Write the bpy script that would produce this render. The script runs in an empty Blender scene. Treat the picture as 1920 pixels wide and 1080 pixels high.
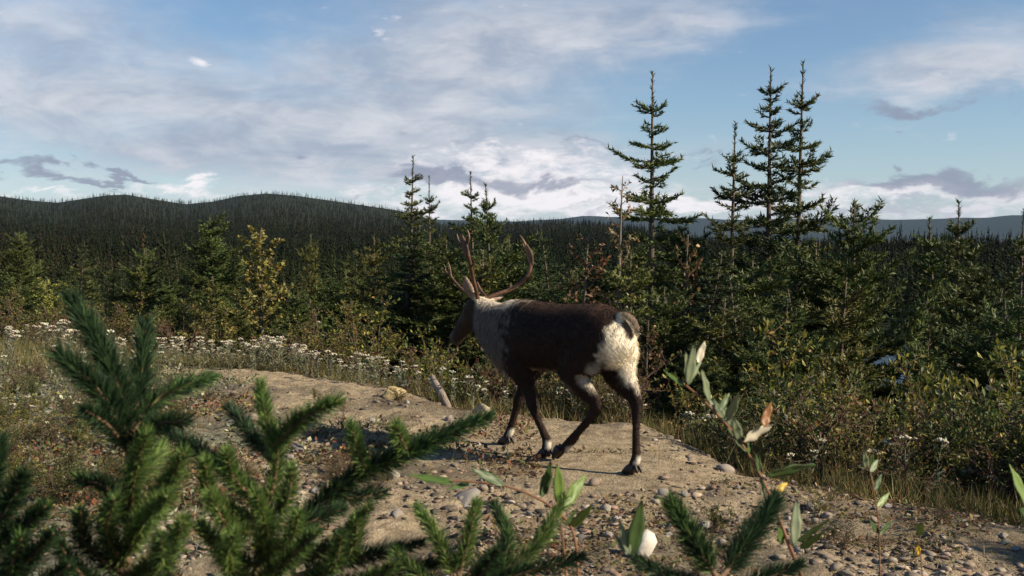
import bpy, math, random
import numpy as np
from mathutils import Vector, Matrix

random.seed(7)
RNG = np.random.default_rng(11)
scene = bpy.context.scene
col = scene.collection
rad = math.radians

# ------------------------------------------------------------------ camera
F = 1968.0                      # focal length in photo pixels (1920 wide)
CAMZ = 1.6
PITCH = -math.atan(90.0 / F)
cam_data = bpy.data.cameras.new("camera")
cam_data.sensor_width = 36.0
cam_data.lens = F / 1920.0 * 36.0
cam_data.clip_start = 0.05
cam_data.clip_end = 60000.0
cam = bpy.data.objects.new("camera", cam_data)
col.objects.link(cam)
cam.location = (0, 0, CAMZ)
cam.rotation_euler = (math.pi / 2 + PITCH, 0, 0)
scene.camera = cam
cam_data.dof.use_dof = True
cam_data.dof.focus_distance = 8.5
cam_data.dof.aperture_fstop = 14.0

# ------------------------------------------------------------------ light
SUN_EL = rad(31.0)
SUN_AZ = rad(110.0)             # clockwise from +Y: from the right, a little behind the camera
sun_dir = Vector((math.sin(SUN_AZ) * math.cos(SUN_EL), math.cos(SUN_AZ) * math.cos(SUN_EL), math.sin(SUN_EL)))
sun_data = bpy.data.lights.new("sun", 'SUN')
sun_data.energy = 5.0
sun_data.angle = rad(0.53)
sun_data.color = (1.0, 0.86, 0.66)
sun = bpy.data.objects.new("sun", sun_data)
col.objects.link(sun)
sun.rotation_euler = sun_dir.to_track_quat('Z', 'Y').to_euler()
sun.location = (30, -12, 20)

scene.view_settings.view_transform = 'Standard'
scene.view_settings.look = 'None'
scene.view_settings.gamma = 1.0
scene.view_settings.exposure = 0.75
scene.view_settings.use_curve_mapping = False
scene.render.engine = 'CYCLES'
scene.cycles.use_denoising = True
scene.cycles.max_bounces = 6
scene.cycles.diffuse_bounces = 3
scene.cycles.transmission_bounces = 3
scene.cycles.transparent_max_bounces = 6
scene.cycles.volume_bounces = 0
scene.cycles.sample_clamp_indirect = 4.0

# ------------------------------------------------------------------ node helpers
class NT:
    def __init__(s, tree):
        s.t = tree
    def n(s, typ, **kw):
        nd = s.t.nodes.new(typ)
        for k, v in kw.items():
            setattr(nd, k, v)
        return nd
    def _in(s, nd, i, v):
        if hasattr(v, 'is_output'):
            s.t.links.new(v, nd.inputs[i])
        else:
            nd.inputs[i].default_value = v
    def m(s, op, a, b=None, c=None, clamp=False):
        nd = s.n('ShaderNodeMath', operation=op, use_clamp=clamp)
        s._in(nd, 0, a)
        if b is not None: s._in(nd, 1, b)
        if c is not None: s._in(nd, 2, c)
        return nd.outputs[0]
    def mix(s, f, a, b, blend='MIX'):
        nd = s.n('ShaderNodeMix', data_type='RGBA', blend_type=blend)
        s._in(nd, 0, f)
        s._in(nd, 6, a if hasattr(a, 'is_output') else (*a, 1.0))
        s._in(nd, 7, b if hasattr(b, 'is_output') else (*b, 1.0))
        return nd.outputs[2]
    def noise(s, vec, scale, detail=4.0, rough=0.55, dist=0.0):
        nd = s.n('ShaderNodeTexNoise')
        if vec is not None: s.t.links.new(vec, nd.inputs['Vector'])
        nd.inputs['Scale'].default_value = scale
        nd.inputs['Detail'].default_value = detail
        nd.inputs['Roughness'].default_value = rough
        nd.inputs['Distortion'].default_value = dist
        return nd.outputs[0]
    def ramp(s, f, lo, hi, smooth=True):
        nd = s.n('ShaderNodeMapRange', interpolation_type='SMOOTHSTEP' if smooth else 'LINEAR')
        s._in(nd, 0, f); nd.inputs[1].default_value = lo; nd.inputs[2].default_value = hi
        nd.inputs[3].default_value = 0.0; nd.inputs[4].default_value = 1.0
        return nd.outputs[0]

def px_az(px): return math.atan((px - 960.0) / F)
def px_el(py): return math.atan((450.0 - py) / F)

# ------------------------------------------------------------------ sky with clouds
world = bpy.data.worlds.new("World")
scene.world = world
world.cycles.sampling_method = 'NONE'
world.use_nodes = True
W = NT(world.node_tree)
for nd in list(world.node_tree.nodes): world.node_tree.nodes.remove(nd)
SKY_STRENGTH = 0.066
sky = W.n('ShaderNodeTexSky', sky_type='NISHITA')
sky.sun_disc = False
sky.sun_elevation = SUN_EL
sky.sun_rotation = SUN_AZ
sky.altitude = 400.0
sky.air_density = 1.15
sky.dust_density = 0.1
sky.ozone_density = 5.0
tc = W.n('ShaderNodeTexCoord')
sep = W.n('ShaderNodeSeparateXYZ')
world.node_tree.links.new(tc.outputs['Generated'], sep.inputs[0])
dx, dy, dz = sep.outputs
az = W.m('ARCTAN2', dx, dy)
el = W.m('ARCSINE', dz)
zc = W.m('ADD', W.m('MAXIMUM', dz, 0.0), 0.10)
pl = W.n('ShaderNodeCombineXYZ')
for i, q in enumerate((W.m('DIVIDE', dx, zc), W.m('DIVIDE', dy, zc))):
    world.node_tree.links.new(q, pl.inputs[i])
plane = pl.outputs[0]                       # a flat cloud layer seen in perspective
ae = W.n('ShaderNodeCombineXYZ')
world.node_tree.links.new(az, ae.inputs[0]); world.node_tree.links.new(W.m('MULTIPLY', el, 2.4), ae.inputs[1])
angs = ae.outputs[0]
n_wisp = W.noise(plane, 0.85, 7.0, 0.60, 0.5)
n_big = W.noise(plane, 0.33, 3.0, 0.5, 0.3)
n_low = W.noise(angs, 13.0, 6.0, 0.6, 0.4)
n_warp = W.noise(angs, 6.0, 4.0, 0.6)
n_fine = W.noise(angs, 30.0, 6.0, 0.66, 0.3)
wx = W.m('MULTIPLY', W.m('SUBTRACT', n_warp, 0.5), 0.16)
wy = W.m('MULTIPLY', W.m('SUBTRACT', n_low, 0.5), 0.075)
azw = W.m('ADD', az, wx); elw = W.m('ADD', el, wy)
def blob(px, py, rx, ry, amp=1.0, rot=0.0, warp=1.0):
    """a cloud at a fixed direction of the sky, soft ellipse"""
    a0, e0 = px_az(px), px_el(py)
    sx, sy = rx / F, ry / F
    A = W.m('SUBTRACT', azw if warp else az, a0); E = W.m('SUBTRACT', elw if warp else el, e0)
    if rot:
        c, s_ = math.cos(rad(rot)), math.sin(rad(rot))
        A2 = W.m('ADD', W.m('MULTIPLY', A, c), W.m('MULTIPLY', E, s_))
        E = W.m('SUBTRACT', W.m('MULTIPLY', E, c), W.m('MULTIPLY', A, s_)); A = A2
    q = W.m('ADD', W.m('POWER', W.m('ABSOLUTE', W.m('DIVIDE', A, sx)), 2.0), W.m('POWER', W.m('ABSOLUTE', W.m('DIVIDE', E, sy)), 2.0))
    return W.m('MULTIPLY', W.m('EXPONENT', W.m('MULTIPLY', q, -1.0)), amp)
def total(lst):
    t = lst[0]
    for q in lst[1:]: t = W.m('ADD', t, q)
    return t
veil_b = total([
    blob(150, 190, 360, 170, 0.80), blob(560, 260, 360, 75, 0.55, -4), blob(780, 120, 240, 130, 0.72, 12),
    blob(1180, 45, 400, 85, 0.74, 3), blob(930, 215, 260, 110, 0.40), blob(1780, 145, 230, 70, 0.85, 3),
    blob(1000, 305, 330, 60, 0.80), blob(420, 300, 260, 34, 0.55), blob(90, 60, 150, 60, 0.25),
    blob(1500, 90, 120, 60, -0.35), blob(480, 90, 200, 55, -0.30), blob(1330, 230, 230, 60, -0.16)])
cov = total([W.m('MULTIPLY', veil_b, 0.95), W.m('MULTIPLY', W.m('SUBTRACT', n_wisp, 0.5), 1.5), W.m('MULTIPLY', W.m('SUBTRACT', n_big, 0.5), 0.7), W.m('MULTIPLY', W.m('SUBTRACT', n_fine, 0.5), 0.25)])
veil = W.m('MULTIPLY', W.ramp(cov, 0.0, 1.10), 0.93)
tone = W.ramp(W.m('ADD', W.m('MULTIPLY', n_low, 0.6), W.m('MULTIPLY', n_wisp, 0.5)), 0.42, 0.72)
low_b = total([                              # bright cumulus low over the horizon
    blob(990, 370, 290, 42, 1.1), blob(360, 362, 90, 16, 1.0), blob(1640, 375, 190, 30, 0.75), blob(1270, 392, 160, 18, 0.8),
    blob(380, 135, 22, 9, 0.95, -15, 0), blob(725, 55, 34, 22, 0.45), blob(1880, 375, 110, 22, 0.6), blob(80, 372, 120, 9, 0.7),
    blob(960, 300, 230, 38, 0.75)])
low = W.ramp(W.m('ADD', low_b, W.m('MULTIPLY', W.m('SUBTRACT', n_fine, 0.5), 2.2)), 0.25, 1.05)
grey_b = total([                             # grey flat-bottomed bars
    blob(70, 334, 150, 12, 0.85, -4), blob(215, 345, 60, 7, 0.8, -3), blob(805, 330, 80, 22, 0.95), blob(1000, 350, 190, 15, 0.95, -3),
    blob(1095, 270, 110, 7, 0.62), blob(1300, 302, 70, 7, 0.55), blob(1745, 226, 95, 16, 0.85), blob(1660, 205, 50, 10, 0.5, -12),
    blob(1660, 355, 120, 17, 0.85), blob(1850, 362, 130, 20, 0.8), blob(870, 260, 36, 9, 0.55), blob(566, 299, 14, 6, 0.8, 0, 0),
    blob(620, 240, 40, 8, 0.4), blob(750, 256, 24, 6, 0.5), blob(1560, 180, 40, 14, 0.35), blob(690, 362, 60, 7, 0.5), blob(1600, 392, 260, 10, 0.6), blob(1780, 340, 120, 8, 0.45),
    blob(1100, 392, 170, 8, 0.5)])
grey = W.ramp(W.m('ADD', grey_b, W.m('MULTIPLY', W.m('SUBTRACT', n_fine, 0.5), 1.1)), 0.22, 0.95)
up = 1.0 / SKY_STRENGTH / 2 ** 0.75
c_veil = W.mix(tone, tuple(v * up for v in (0.38, 0.44, 0.55)), tuple(v * up for v in (0.70, 0.71, 0.76)))
c_low = tuple(v * up for v in (1.0, 0.95, 0.97))
c_grey = tuple(v * up for v in (0.27, 0.30, 0.40))
thin = W.m('MULTIPLY', W.m('EXPONENT', W.m('MULTIPLY', W.m('ABSOLUTE', el), -14.0)), 0.62)   # thin cloud all along the horizon
skyc = W.mix(thin, sky.outputs[0], tuple(v * up for v in (0.52, 0.63, 0.80)))
skyc = W.mix(veil, skyc, c_veil)
skyc = W.mix(W.m('MULTIPLY', low, 0.92), skyc, c_low)
skyc = W.mix(W.m('MULTIPLY', grey, 0.80), skyc, c_grey)
bg = W.n('ShaderNodeBackground')
bg.inputs['Strength'].default_value = SKY_STRENGTH
world.node_tree.links.new(skyc, bg.inputs['Color'])
wo = W.n('ShaderNodeOutputWorld')
world.node_tree.links.new(bg.outputs[0], wo.inputs['Surface'])

# ------------------------------------------------------------------ geometry helpers
def P(px, py, d):
    """world point seen at photo pixel (px, py) at depth d metres"""
    x = (px - 960.0) / F; y = (540.0 - py) / F
    dirv = Vector((x, math.cos(PITCH) - y * math.sin(PITCH), math.sin(PITCH) + y * math.cos(PITCH)))
    k = d / dirv.y
    return Vector((dirv.x * k, d, CAMZ + dirv.z * k))

def mesh_np(name, V, faces, cols=None, smooth=False, mats=(), midx=None):
    """faces: list of (n,k) int arrays"""
    V = np.asarray(V, dtype=np.float32)
    me = bpy.data.meshes.new(name)
    me.vertices.add(len(V)); me.vertices.foreach_set('co', V.ravel())
    faces = [np.asarray(f, dtype=np.int32) for f in faces if len(f)]
    tot = np.concatenate([np.full(len(f), f.shape[1], np.int32) for f in faces])
    idx = np.concatenate([f.ravel() for f in faces])
    start = np.concatenate([[0], np.cumsum(tot)[:-1]]).astype(np.int32)
    me.loops.add(len(idx)); me.loops.foreach_set('vertex_index', idx)
    me.polygons.add(len(tot)); me.polygons.foreach_set('loop_start', start)
    try: me.polygons.foreach_set('loop_total', tot)
    except Exception: pass
    if smooth: me.polygons.foreach_set('use_smooth', np.ones(len(tot), bool))
    for m_ in mats: me.materials.append(m_)
    if midx is not None: me.polygons.foreach_set('material_index', np.asarray(midx, np.int32))
    if cols is not None:
        ca = me.color_attributes.new('Col', 'FLOAT_COLOR', 'POINT')
        c4 = np.ones((len(V), 4), np.float32); c4[:, :3] = cols
        ca.data.foreach_set('color', c4.ravel())
    me.update(calc_edges=True); me.validate()
    return me

class MB:
    """collects pieces of one mesh"""
    def __init__(s): s.V = []; s.F3 = []; s.F4 = []; s.C = []; s.n = 0
    def add(s, V, F3=None, F4=None, C=None):
        V = np.asarray(V, np.float32).reshape(-1, 3)
        if F3 is not None and len(F3): s.F3.append(np.asarray(F3, np.int32) + s.n)
        if F4 is not None and len(F4): s.F4.append(np.asarray(F4, np.int32) + s.n)
        if C is None: C = (0.5, 0.5, 0.5)
        s.C.append(np.broadcast_to(np.asarray(C, np.float32), V.shape).copy())
        s.V.append(V); s.n += len(V)
    def mesh(s, name, mat, smooth=False):
        fs = []
        if s.F3: fs.append(np.concatenate(s.F3))
        if s.F4: fs.append(np.concatenate(s.F4))
        return mesh_np(name, np.concatenate(s.V), fs, np.concatenate(s.C), smooth, (mat,))
    def tube(s, pts, rads, k=6, C=(0.5, 0.5, 0.5), cap=True):
        pts = np.asarray(pts, float); n = len(pts)
        rads = np.broadcast_to(np.asarray(rads, float), (n,))
        T = np.gradient(pts, axis=0); T /= np.linalg.norm(T, axis=1)[:, None] + 1e-9
        ref = np.array([0.13, 0.21, 1.0]) if abs(T[0][2]) < 0.9 else np.array([1.0, 0.2, 0.1])
        A = np.cross(T, ref); A /= np.linalg.norm(A, axis=1)[:, None] + 1e-9
        B = np.cross(T, A)
        th = np.arange(k) / k * 2 * np.pi
        V = pts[:, None] + rads[:, None, None] * (np.cos(th)[None, :, None] * A[:, None] + np.sin(th)[None, :, None] * B[:, None])
        V = V.reshape(-1, 3)
        i = np.arange(n - 1)[:, None] * k; j = np.arange(k)[None]; j2 = (j + 1) % k
        Q = np.stack([i + j, i + j2, i + k + j2, i + k + j], -1).reshape(-1, 4)
        F3 = None
        if cap:
            V = np.vstack([V, pts[-1] + T[-1] * rads[-1] * 0.6])
            F3 = np.stack([(n - 1) * k + np.arange(k), (n - 1) * k + (np.arange(k) + 1) % k, np.full(k, n * k)], -1)
        s.add(V, F3, Q, C)
    def blades(s, P0, D, S, L, Wd, C, C2=None):
        """single tapering triangles"""
        n = len(P0)
        V = np.stack([P0 - S * Wd[:, None] / 2, P0 + S * Wd[:, None] / 2, P0 + D * L[:, None]], 1).reshape(-1, 3)
        F3 = np.arange(3 * n).reshape(-1, 3)
        Cc = np.repeat(C, 3, 0).reshape(n, 3, 3)
        if C2 is not None: Cc[:, 2] = C2
        s.add(V, F3, None, Cc.reshape(-1, 3))
    def diamonds(s, P0, D, S, L, Wd, C, mid=0.45, lift=None):
        """leaf-shaped quads: base, side, tip, side"""
        n = len(P0)
        M = P0 + D * (L * mid)[:, None]
        if lift is not None: M = M + lift
        V = np.stack([P0, M - S * Wd[:, None] / 2, P0 + D * L[:, None], M + S * Wd[:, None] / 2], 1).reshape(-1, 3)
        F3 = (np.arange(n)[:, None, None] * 4 + np.array([[0, 1, 2], [0, 2, 3]])[None]).reshape(-1, 3)
        s.add(V, F3, None, np.repeat(C, 4, 0))

def nrm(v): return v / (np.linalg.norm(v, axis=-1, keepdims=True) + 1e-9)
def rdir(n, r=RNG): return nrm(r.normal(size=(n, 3)))
def jitter(c, n, amt=0.25, r=RNG):
    """n colours around c, lightness and hue"""
    c = np.asarray(c, float)
    k = np.exp(r.normal(0, amt, (n, 1)))
    return np.clip(c[None] * k * np.exp(r.normal(0, amt * 0.35, (n, 3))), 0, 1)

def link(name, data, parent=None, label=None, cat=None, group=None, kind=None, loc=None):
    o = bpy.data.objects.new(name, data); col.objects.link(o)
    if parent is not None: o.parent = parent
    if label: o['label'] = label
    if cat: o['category'] = cat
    if group: o['group'] = group
    if kind: o['kind'] = kind
    if loc is not None: o.location = loc
    return o
def copy_tree(o, label=None, group=None):
    c = o.copy(); col.objects.link(c)
    if label: c['label'] = label
    if group: c['group'] = group
    for ch in o.children:
        d = ch.copy(); col.objects.link(d); d.parent = c
        for g in ch.children:
            e = g.copy(); col.objects.link(e); e.parent = d
    return c

# cheap value noise in numpy for terrain and scattering masks
_perm = np.random.default_rng(5).random((256, 256))
def vnoise(x, y):
    x = np.asarray(x, float); y = np.asarray(y, float)
    xi = np.floor(x).astype(int); yi = np.floor(y).astype(int)
    fx = x - xi; fy = y - yi
    fx = fx * fx * (3 - 2 * fx); fy = fy * fy * (3 - 2 * fy)
    g = lambda a, b: _perm[a & 255, b & 255]
    return (g(xi, yi) * (1 - fx) + g(xi + 1, yi) * fx) * (1 - fy) + (g(xi, yi + 1) * (1 - fx) + g(xi + 1, yi + 1) * fx) * fy
def fbm(x, y, o=4):
    t = 0; a = 0.5; n = 0
    for k in range(o):
        t = t + a * vnoise(x * 2 ** k + 17.3 * k, y * 2 ** k + 9.1 * k); n += a; a *= 0.5
    return t / n

# ------------------------------------------------------------------ materials
def mat_new(name):
    m = bpy.data.materials.new(name); m.use_nodes = True
    for nd in list(m.node_tree.nodes): m.node_tree.nodes.remove(nd)
    t = NT(m.node_tree)
    out = t.n('ShaderNodeOutputMaterial')
    return m, t, out
def mat_attr(name, rough=0.6, transl=0.0, spec=0.3, noise_scale=None, noise_amt=0.35, rand=0.0, bump=0.0):
    m, t, out = mat_new(name)
    at = t.n('ShaderNodeAttribute', attribute_name='Col')
    c = at.outputs['Color']
    if noise_scale:
        g = t.n('ShaderNodeTexCoord')
        nz = t.noise(g.outputs['Object'], noise_scale, 4)
        k = t.m('ADD', 1 - noise_amt, t.m('MULTIPLY', nz, 2 * noise_amt))
        cc = t.n('ShaderNodeCombineXYZ')
        for i in range(3): m.node_tree.links.new(k, cc.inputs[i])
        c = t.mix(1.0, c, cc.outputs[0], 'MULTIPLY')
    if rand:
        oi = t.n('ShaderNodeObjectInfo')
        hs = t.n('ShaderNodeHueSaturation')
        m.node_tree.links.new(t.m('ADD', 0.5 - rand * 0.06, t.m('MULTIPLY', oi.outputs['Random'], rand * 0.12)), hs.inputs['Hue'])
        m.node_tree.links.new(t.m('ADD', 1 - rand * 0.5, t.m('MULTIPLY', oi.outputs['Random'], rand)), hs.inputs['Value'])
        m.node_tree.links.new(c, hs.inputs['Color']); c = hs.outputs[0]
    b = t.n('ShaderNodeBsdfPrincipled')
    m.node_tree.links.new(c, b.inputs['Base Color'])
    b.inputs['Roughness'].default_value = rough
    b.inputs['Specular IOR Level'].default_value = spec
    if bump and noise_scale:
        bp = t.n('ShaderNodeBump'); bp.inputs['Strength'].default_value = bump; bp.inputs['Distance'].default_value = 0.01
        m.node_tree.links.new(nz, bp.inputs['Height']); m.node_tree.links.new(bp.outputs[0], b.inputs['Normal'])
    sh = b.outputs[0]
    if transl:
        tr = t.n('ShaderNodeBsdfTranslucent'); m.node_tree.links.new(c, tr.inputs['Color'])
        mx = t.n('ShaderNodeMixShader'); mx.inputs[0].default_value = transl
        m.node_tree.links.new(sh, mx.inputs[1]); m.node_tree.links.new(tr.outputs[0], mx.inputs[2]); sh = mx.outputs[0]
    m.node_tree.links.new(sh, out.inputs['Surface'])
    return m
M_LEAF = mat_attr('leaf', 0.55, 0.35, 0.35, rand=0.35)
M_NEEDLE = mat_attr('needle', 0.55, 0.12, 0.3, rand=0.30)
M_FARTREE = mat_attr('far_tree', 0.8, 0.0, 0.1)
M_BARK = mat_attr('bark', 0.85, 0.0, 0.2, 30.0, 0.45, bump=0.5)
M_FUR = mat_attr('fur', 0.75, 0.0, 0.15, 60.0, 0.30)
M_FURSTRAND = mat_attr('fur_strand', 0.65, 0.1, 0.2)
M_ANTLER = mat_attr('antler', 0.5, 0.0, 0.4, 45.0, 0.35, bump=0.3)
M_STONE = mat_attr('stone', 0.85, 0.0, 0.25, 18.0, 0.30, rand=0.30, bump=0.8)
M_PETAL = mat_attr('petal', 0.7, 0.2, 0.2, rand=0.5)
M_SNEEDLE = mat_attr('spruce_needle', 0.62, 0.30, 0.25)
M_HOOF = mat_attr('hoof', 0.5, 0.0, 0.4, 40.0, 0.2)

# ------------------------------------------------------------------ terrain
def interp(x, xs, ys): return np.interp(x, xs, ys)
CR_A = np.radians([-180, -90, -50, -26, -19, -15, -11.3, -6.3, -3.8, 1.1, 6.8, 9.6, 12.4, 16.7, 20.6, 26, 40, 70, 110, 180])
CR_R = np.array([20, 19, 18.5, 17.5, 14.6, 13.8, 13.4, 12.0, 10.7, 10.2, 10.0, 9.0, 8.15, 7.65, 7.45, 7.5, 7.6, 9.5, 14, 20])
SK_X = np.array([-400, 0, 60, 110, 150, 200, 240, 290, 350, 400, 450, 500, 560, 640, 740, 800, 830, 900, 960, 1050, 1120, 1200, 1300, 1400, 1560, 1650, 1760, 1840, 1920, 2400])
SK_Y = np.array([362, 368, 375, 378, 372, 364, 362, 370, 378, 373, 362, 357, 361, 372, 386, 400, 412, 410, 406, 402, 405, 414, 440, 452, 460, 462, 456, 458, 463, 466])
SK_A = np.arctan((SK_X - 960) / F)
def ground(x, y):
    x = np.asarray(x, float); y = np.asarray(y, float)
    rho = np.hypot(x, y) + 1e-6; phi = np.arctan2(x, y)
    s = rho - interp(phi, CR_A, CR_R)
    s = s + 0.5 * (fbm(x * 0.9 + 3, y * 0.9, 3) - 0.5)
    pd = np.degrees(phi)
    slope = interp(pd, [-40, -20, -8, 2, 12, 40, 90], [0.10, 0.14, 0.30, 0.42, 0.52, 0.45, 0.15])
    D = interp(pd, [-40, -20, -5, 10, 20, 40, 90], [2.2, 2.4, 3.4, 4.6, 5.6, 5.0, 2.0])
    sp = np.where(s > 4, s, np.log1p(np.exp(np.clip(s * 2.2, -30, 30))) / 2.2)
    near = -D * (1 - np.exp(-slope * sp / D))
    # plateau relief: low bumps, tyre-smoothed sand in the middle
    relief = 0.10 * (fbm(x * 0.55, y * 0.55, 3) - 0.5) + 0.045 * (fbm(x * 2.1 + 7, y * 2.1, 3) - 0.5) + 0.070 * (fbm(x * 5, y * 5, 2) - 0.5) + 0.024 * (vnoise(x * 17, y * 17) - 0.5)
    calm = np.clip((np.hypot((x - 0.30) / 1.0, (y - 7.75) / 1.0) - 0.75) / 0.6, 0.30, 1)
    near = near + relief * calm * np.clip((40 - rho) / 20, 0, 1)
    near = near - 0.05 * np.clip((x + 0.2) / 3, 0, 1) * np.clip(1.5 - s, 0, 1)
    # far profile as sight-line heights
    sk = interp(phi, SK_A, SK_Y)
    w = np.clip((pd + 6) / 22, 0, 1)              # 0 left hills, 1 right lowland
    rs = 2000 * (1 - w) ** 1.5 + 620
    th = np.interp(rs, [600, 2600], [26, 7])     # trees on the skyline
    skg = sk + th
    z60 = -D - 1.6
    z150 = -8.0 * (1 - w) - 9.0 * w
    py400 = 497.0; 
    zsk = CAMZ + (450 - skg) / F * rs
    z400 = CAMZ + (450 - py400) / F * 400 * (1 - w) + w * (-6.5 - CAMZ)
    lr = np.log(np.maximum(rho, 1))
    k = [np.log(60), np.log(150), np.log(400)]
    def seg(a, b, za, zb):
        t = np.clip((rho - a) / (b - a), 0, 1); t = t * t * (3 - 2 * t) * 0.5 + t * 0.5
        return za + (zb - za) * t
    far = np.where(rho < 150, seg(60, 150, z60, z150), np.where(rho < 400, seg(150, 400, z150, z400), 0))
    t = np.clip((rho - 400) / np.maximum(rs - 400, 1), 0, 1)
    pyh = (py400 + (450 - (CAMZ - z400) * 0 - 450)) * 0
    up_ = z400 + (zsk - z400) * t ** 1.35
    down = np.clip((rho - rs) / 900, 0, 1)
    far = np.where(rho >= 400, up_ * (1 - down) + (-12) * down, far)
    far = far + (fbm(x * 0.012, y * 0.012, 3) - 0.5) * 5 * np.clip((rho - 150) / 500, 0, 1) * np.clip((rs * 0.9 - rho) / 300, 0, 1)
    b = np.clip((rho - 35) / 25, 0, 1); b = b * b * (3 - 2 * b)
    z = near * (1 - b) + far * b
    # hollow that holds the pond
    pdist = np.hypot((x - 33) / 9.0, (y - 86) / 17.0)
    z = np.where(pdist < 1.6, z + (np.minimum(z, -9.0) - z) * np.clip((1.6 - pdist) / 0.5, 0, 1), z)
    return z
def gz(x, y): return float(ground(np.array([x]), np.array([y]))[0])

def build_ground():
    ph = np.radians(np.concatenate([np.arange(-180, -34, 3.0), np.arange(-34, 34, 0.2), np.arange(34, 180.1, 3.0)]))
    ph = np.append(ph[ph < math.pi - 1e-4], [])
    r = np.concatenate([np.arange(0.4, 4.6, 0.3), np.arange(4.6, 15, 0.04), np.arange(15, 24, 0.12), np.geomspace(24, 12000, 130)])
    R, PH = np.meshgrid(r, ph, indexing='ij')
    X = R * np.sin(PH); Y = R * np.cos(PH)
    Z = ground(X, Y)
    nr, npz = R.shape
    V = np.stack([X, Y, Z], -1).reshape(-1, 3)
    i = np.arange(nr - 1)[:, None] * npz; j = np.arange(npz)[None]; j2 = (j + 1) % npz
    Q = np.stack([i + j, i + npz + j, i + npz + j2, i + j2], -1).reshape(-1, 4)
    V = np.vstack([V, [[0, 0, gz(0, 0.01)]]])
    T = np.stack([np.full(npz, nr * npz), np.arange(npz), (np.arange(npz) + 1) % npz], -1)
    # Col: R = bare sand, G = leaf litter / soil, B = lichen-grey gravel, its right side partly painted shade
    s = (R - interp(PH, CR_A, CR_R)).ravel()
    x = X.ravel(); y = Y.ravel()
    nz = fbm(x * 0.8, y * 0.8, 4)
    lit = np.clip((s + 0.35 + (nz - 0.5) * 1.6) / 0.5, 0, 1)
    left = np.clip((-1.6 - x + (fbm(x * 0.6 + 30, y * 0.6, 4) - 0.5) * 5 - np.clip(y - 9, 0, 9) * 0.9) / 1.2, 0, 1)
    grav_shade = np.clip((fbm(x * 0.9 + 50, y * 1.3, 4) - 0.47) * 7 + np.clip((x - 1.2) * 0.5, 0, 0.9) + np.clip((6.2 - y) * 0.4, 0, 0.6), 0, 1)
    C = np.stack([left, lit, grav_shade], -1)
    C = np.vstack([C, [[0, 0, 0]]])
    m, t, out = mat_new('ground_soil')
    at = t.n('ShaderNodeAttribute', attribute_name='Col')
    sp = t.n('ShaderNodeSeparateColor'); m.node_tree.links.new(at.outputs['Color'], sp.inputs[0])
    g = t.n('ShaderNodeNewGeometry'); pos = g.outputs['Position']
    n1 = t.noise(pos, 1.3, 5, 0.6); n2 = t.noise(pos, 9.0, 5, 0.65); n3 = t.noise(pos, 45.0, 4, 0.7)
    sand = t.mix(t.ramp(n2, 0.3, 0.7), (0.235, 0.182, 0.115), (0.43, 0.345, 0.228))
    sand = t.mix(t.m('MULTIPLY', t.ramp(n3, 0.55, 0.75), 0.6), sand, (0.085, 0.062, 0.042))
    gravel = t.mix(t.ramp(n3, 0.35, 0.65), (0.060, 0.050, 0.035), (0.235, 0.195, 0.140))
    soil = t.mix(t.ramp(n2, 0.35, 0.65), (0.035, 0.026, 0.016), (0.10, 0.07, 0.04))
    lich = t.mix(t.ramp(n2, 0.38, 0.6), (0.10, 0.095, 0.06), (0.26, 0.26, 0.19))
    lich = t.mix(t.ramp(n3, 0.5, 0.7), lich, (0.07, 0.055, 0.03))
    c = t.mix(t.m('MULTIPLY', sp.outputs[2], 0.75), sand, gravel)
    c = t.mix(t.m('MULTIPLY', t.ramp(n1, 0.50, 0.68), 0.55), c, (0.115, 0.085, 0.052))
    c = t.mix(t.m('MULTIPLY', sp.outputs[0], 0.9), c, lich)
    c = t.mix(sp.outputs[1], c, soil)
    ln = t.n('ShaderNodeVectorMath', operation='LENGTH'); m.node_tree.links.new(pos, ln.inputs[0])
    c = t.mix(t.ramp(ln.outputs['Value'], 25.0, 70.0), c, (0.016, 0.020, 0.009))   # mossy forest floor
    b = t.n('ShaderNodeBsdfPrincipled'); m.node_tree.links.new(c, b.inputs['Base Color'])
    b.inputs['Roughness'].default_value = 0.95; b.inputs['Specular IOR Level'].default_value = 0.1
    bp = t.n('ShaderNodeBump'); bp.inputs['Strength'].default_value = 1.0; bp.inputs['Distance'].default_value = 0.045
    hh = t.m('ADD', t.m('MULTIPLY', n2, 0.9), t.m('MULTIPLY', n3, 0.7))
    m.node_tree.links.new(hh, bp.inputs['Height']); m.node_tree.links.new(bp.outputs[0], b.inputs['Normal'])
    m.node_tree.links.new(b.outputs[0], out.inputs['Surface'])
    me = mesh_np('ground', V, [Q, T], C, True, (m,))
    link('ground', me, kind='structure', label='sandy gravel mound dropping to a wooded valley')
build_ground()

def build_mountain():
    a = np.radians(np.linspace(-40, 40, 160)); n = len(a)
    R0 = 9500.0
    top = CAMZ + (450 - (411 + 20 * (fbm(a * 12 + 4, a * 0, 4) - 0.55))) / F * R0
    V = []
    for k, (rr, f) in enumerate([(R0 - 900, -0.3), (R0 - 500, 0.45), (R0, 1.0), (R0 + 600, 0.4), (R0 + 1400, -0.3)]):
        V.append(np.stack([rr * np.sin(a), rr * np.cos(a), top * f - 6], -1))
    V = np.vstack(V)
    i = np.arange(4)[:, None] * n; j = np.arange(n - 1)[None]
    Q = np.stack([i + j, i + n + j, i + n + j + 1, i + j + 1], -1).reshape(-1, 4)
    me = mesh_np('mountain', V, [Q], np.tile([[0.020, 0.030, 0.028]], (len(V), 1)), True, (M_FARTREE,))
    link('mountain', me, kind='structure', label='long blue mountain ridge on the horizon')
build_mountain()

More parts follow.
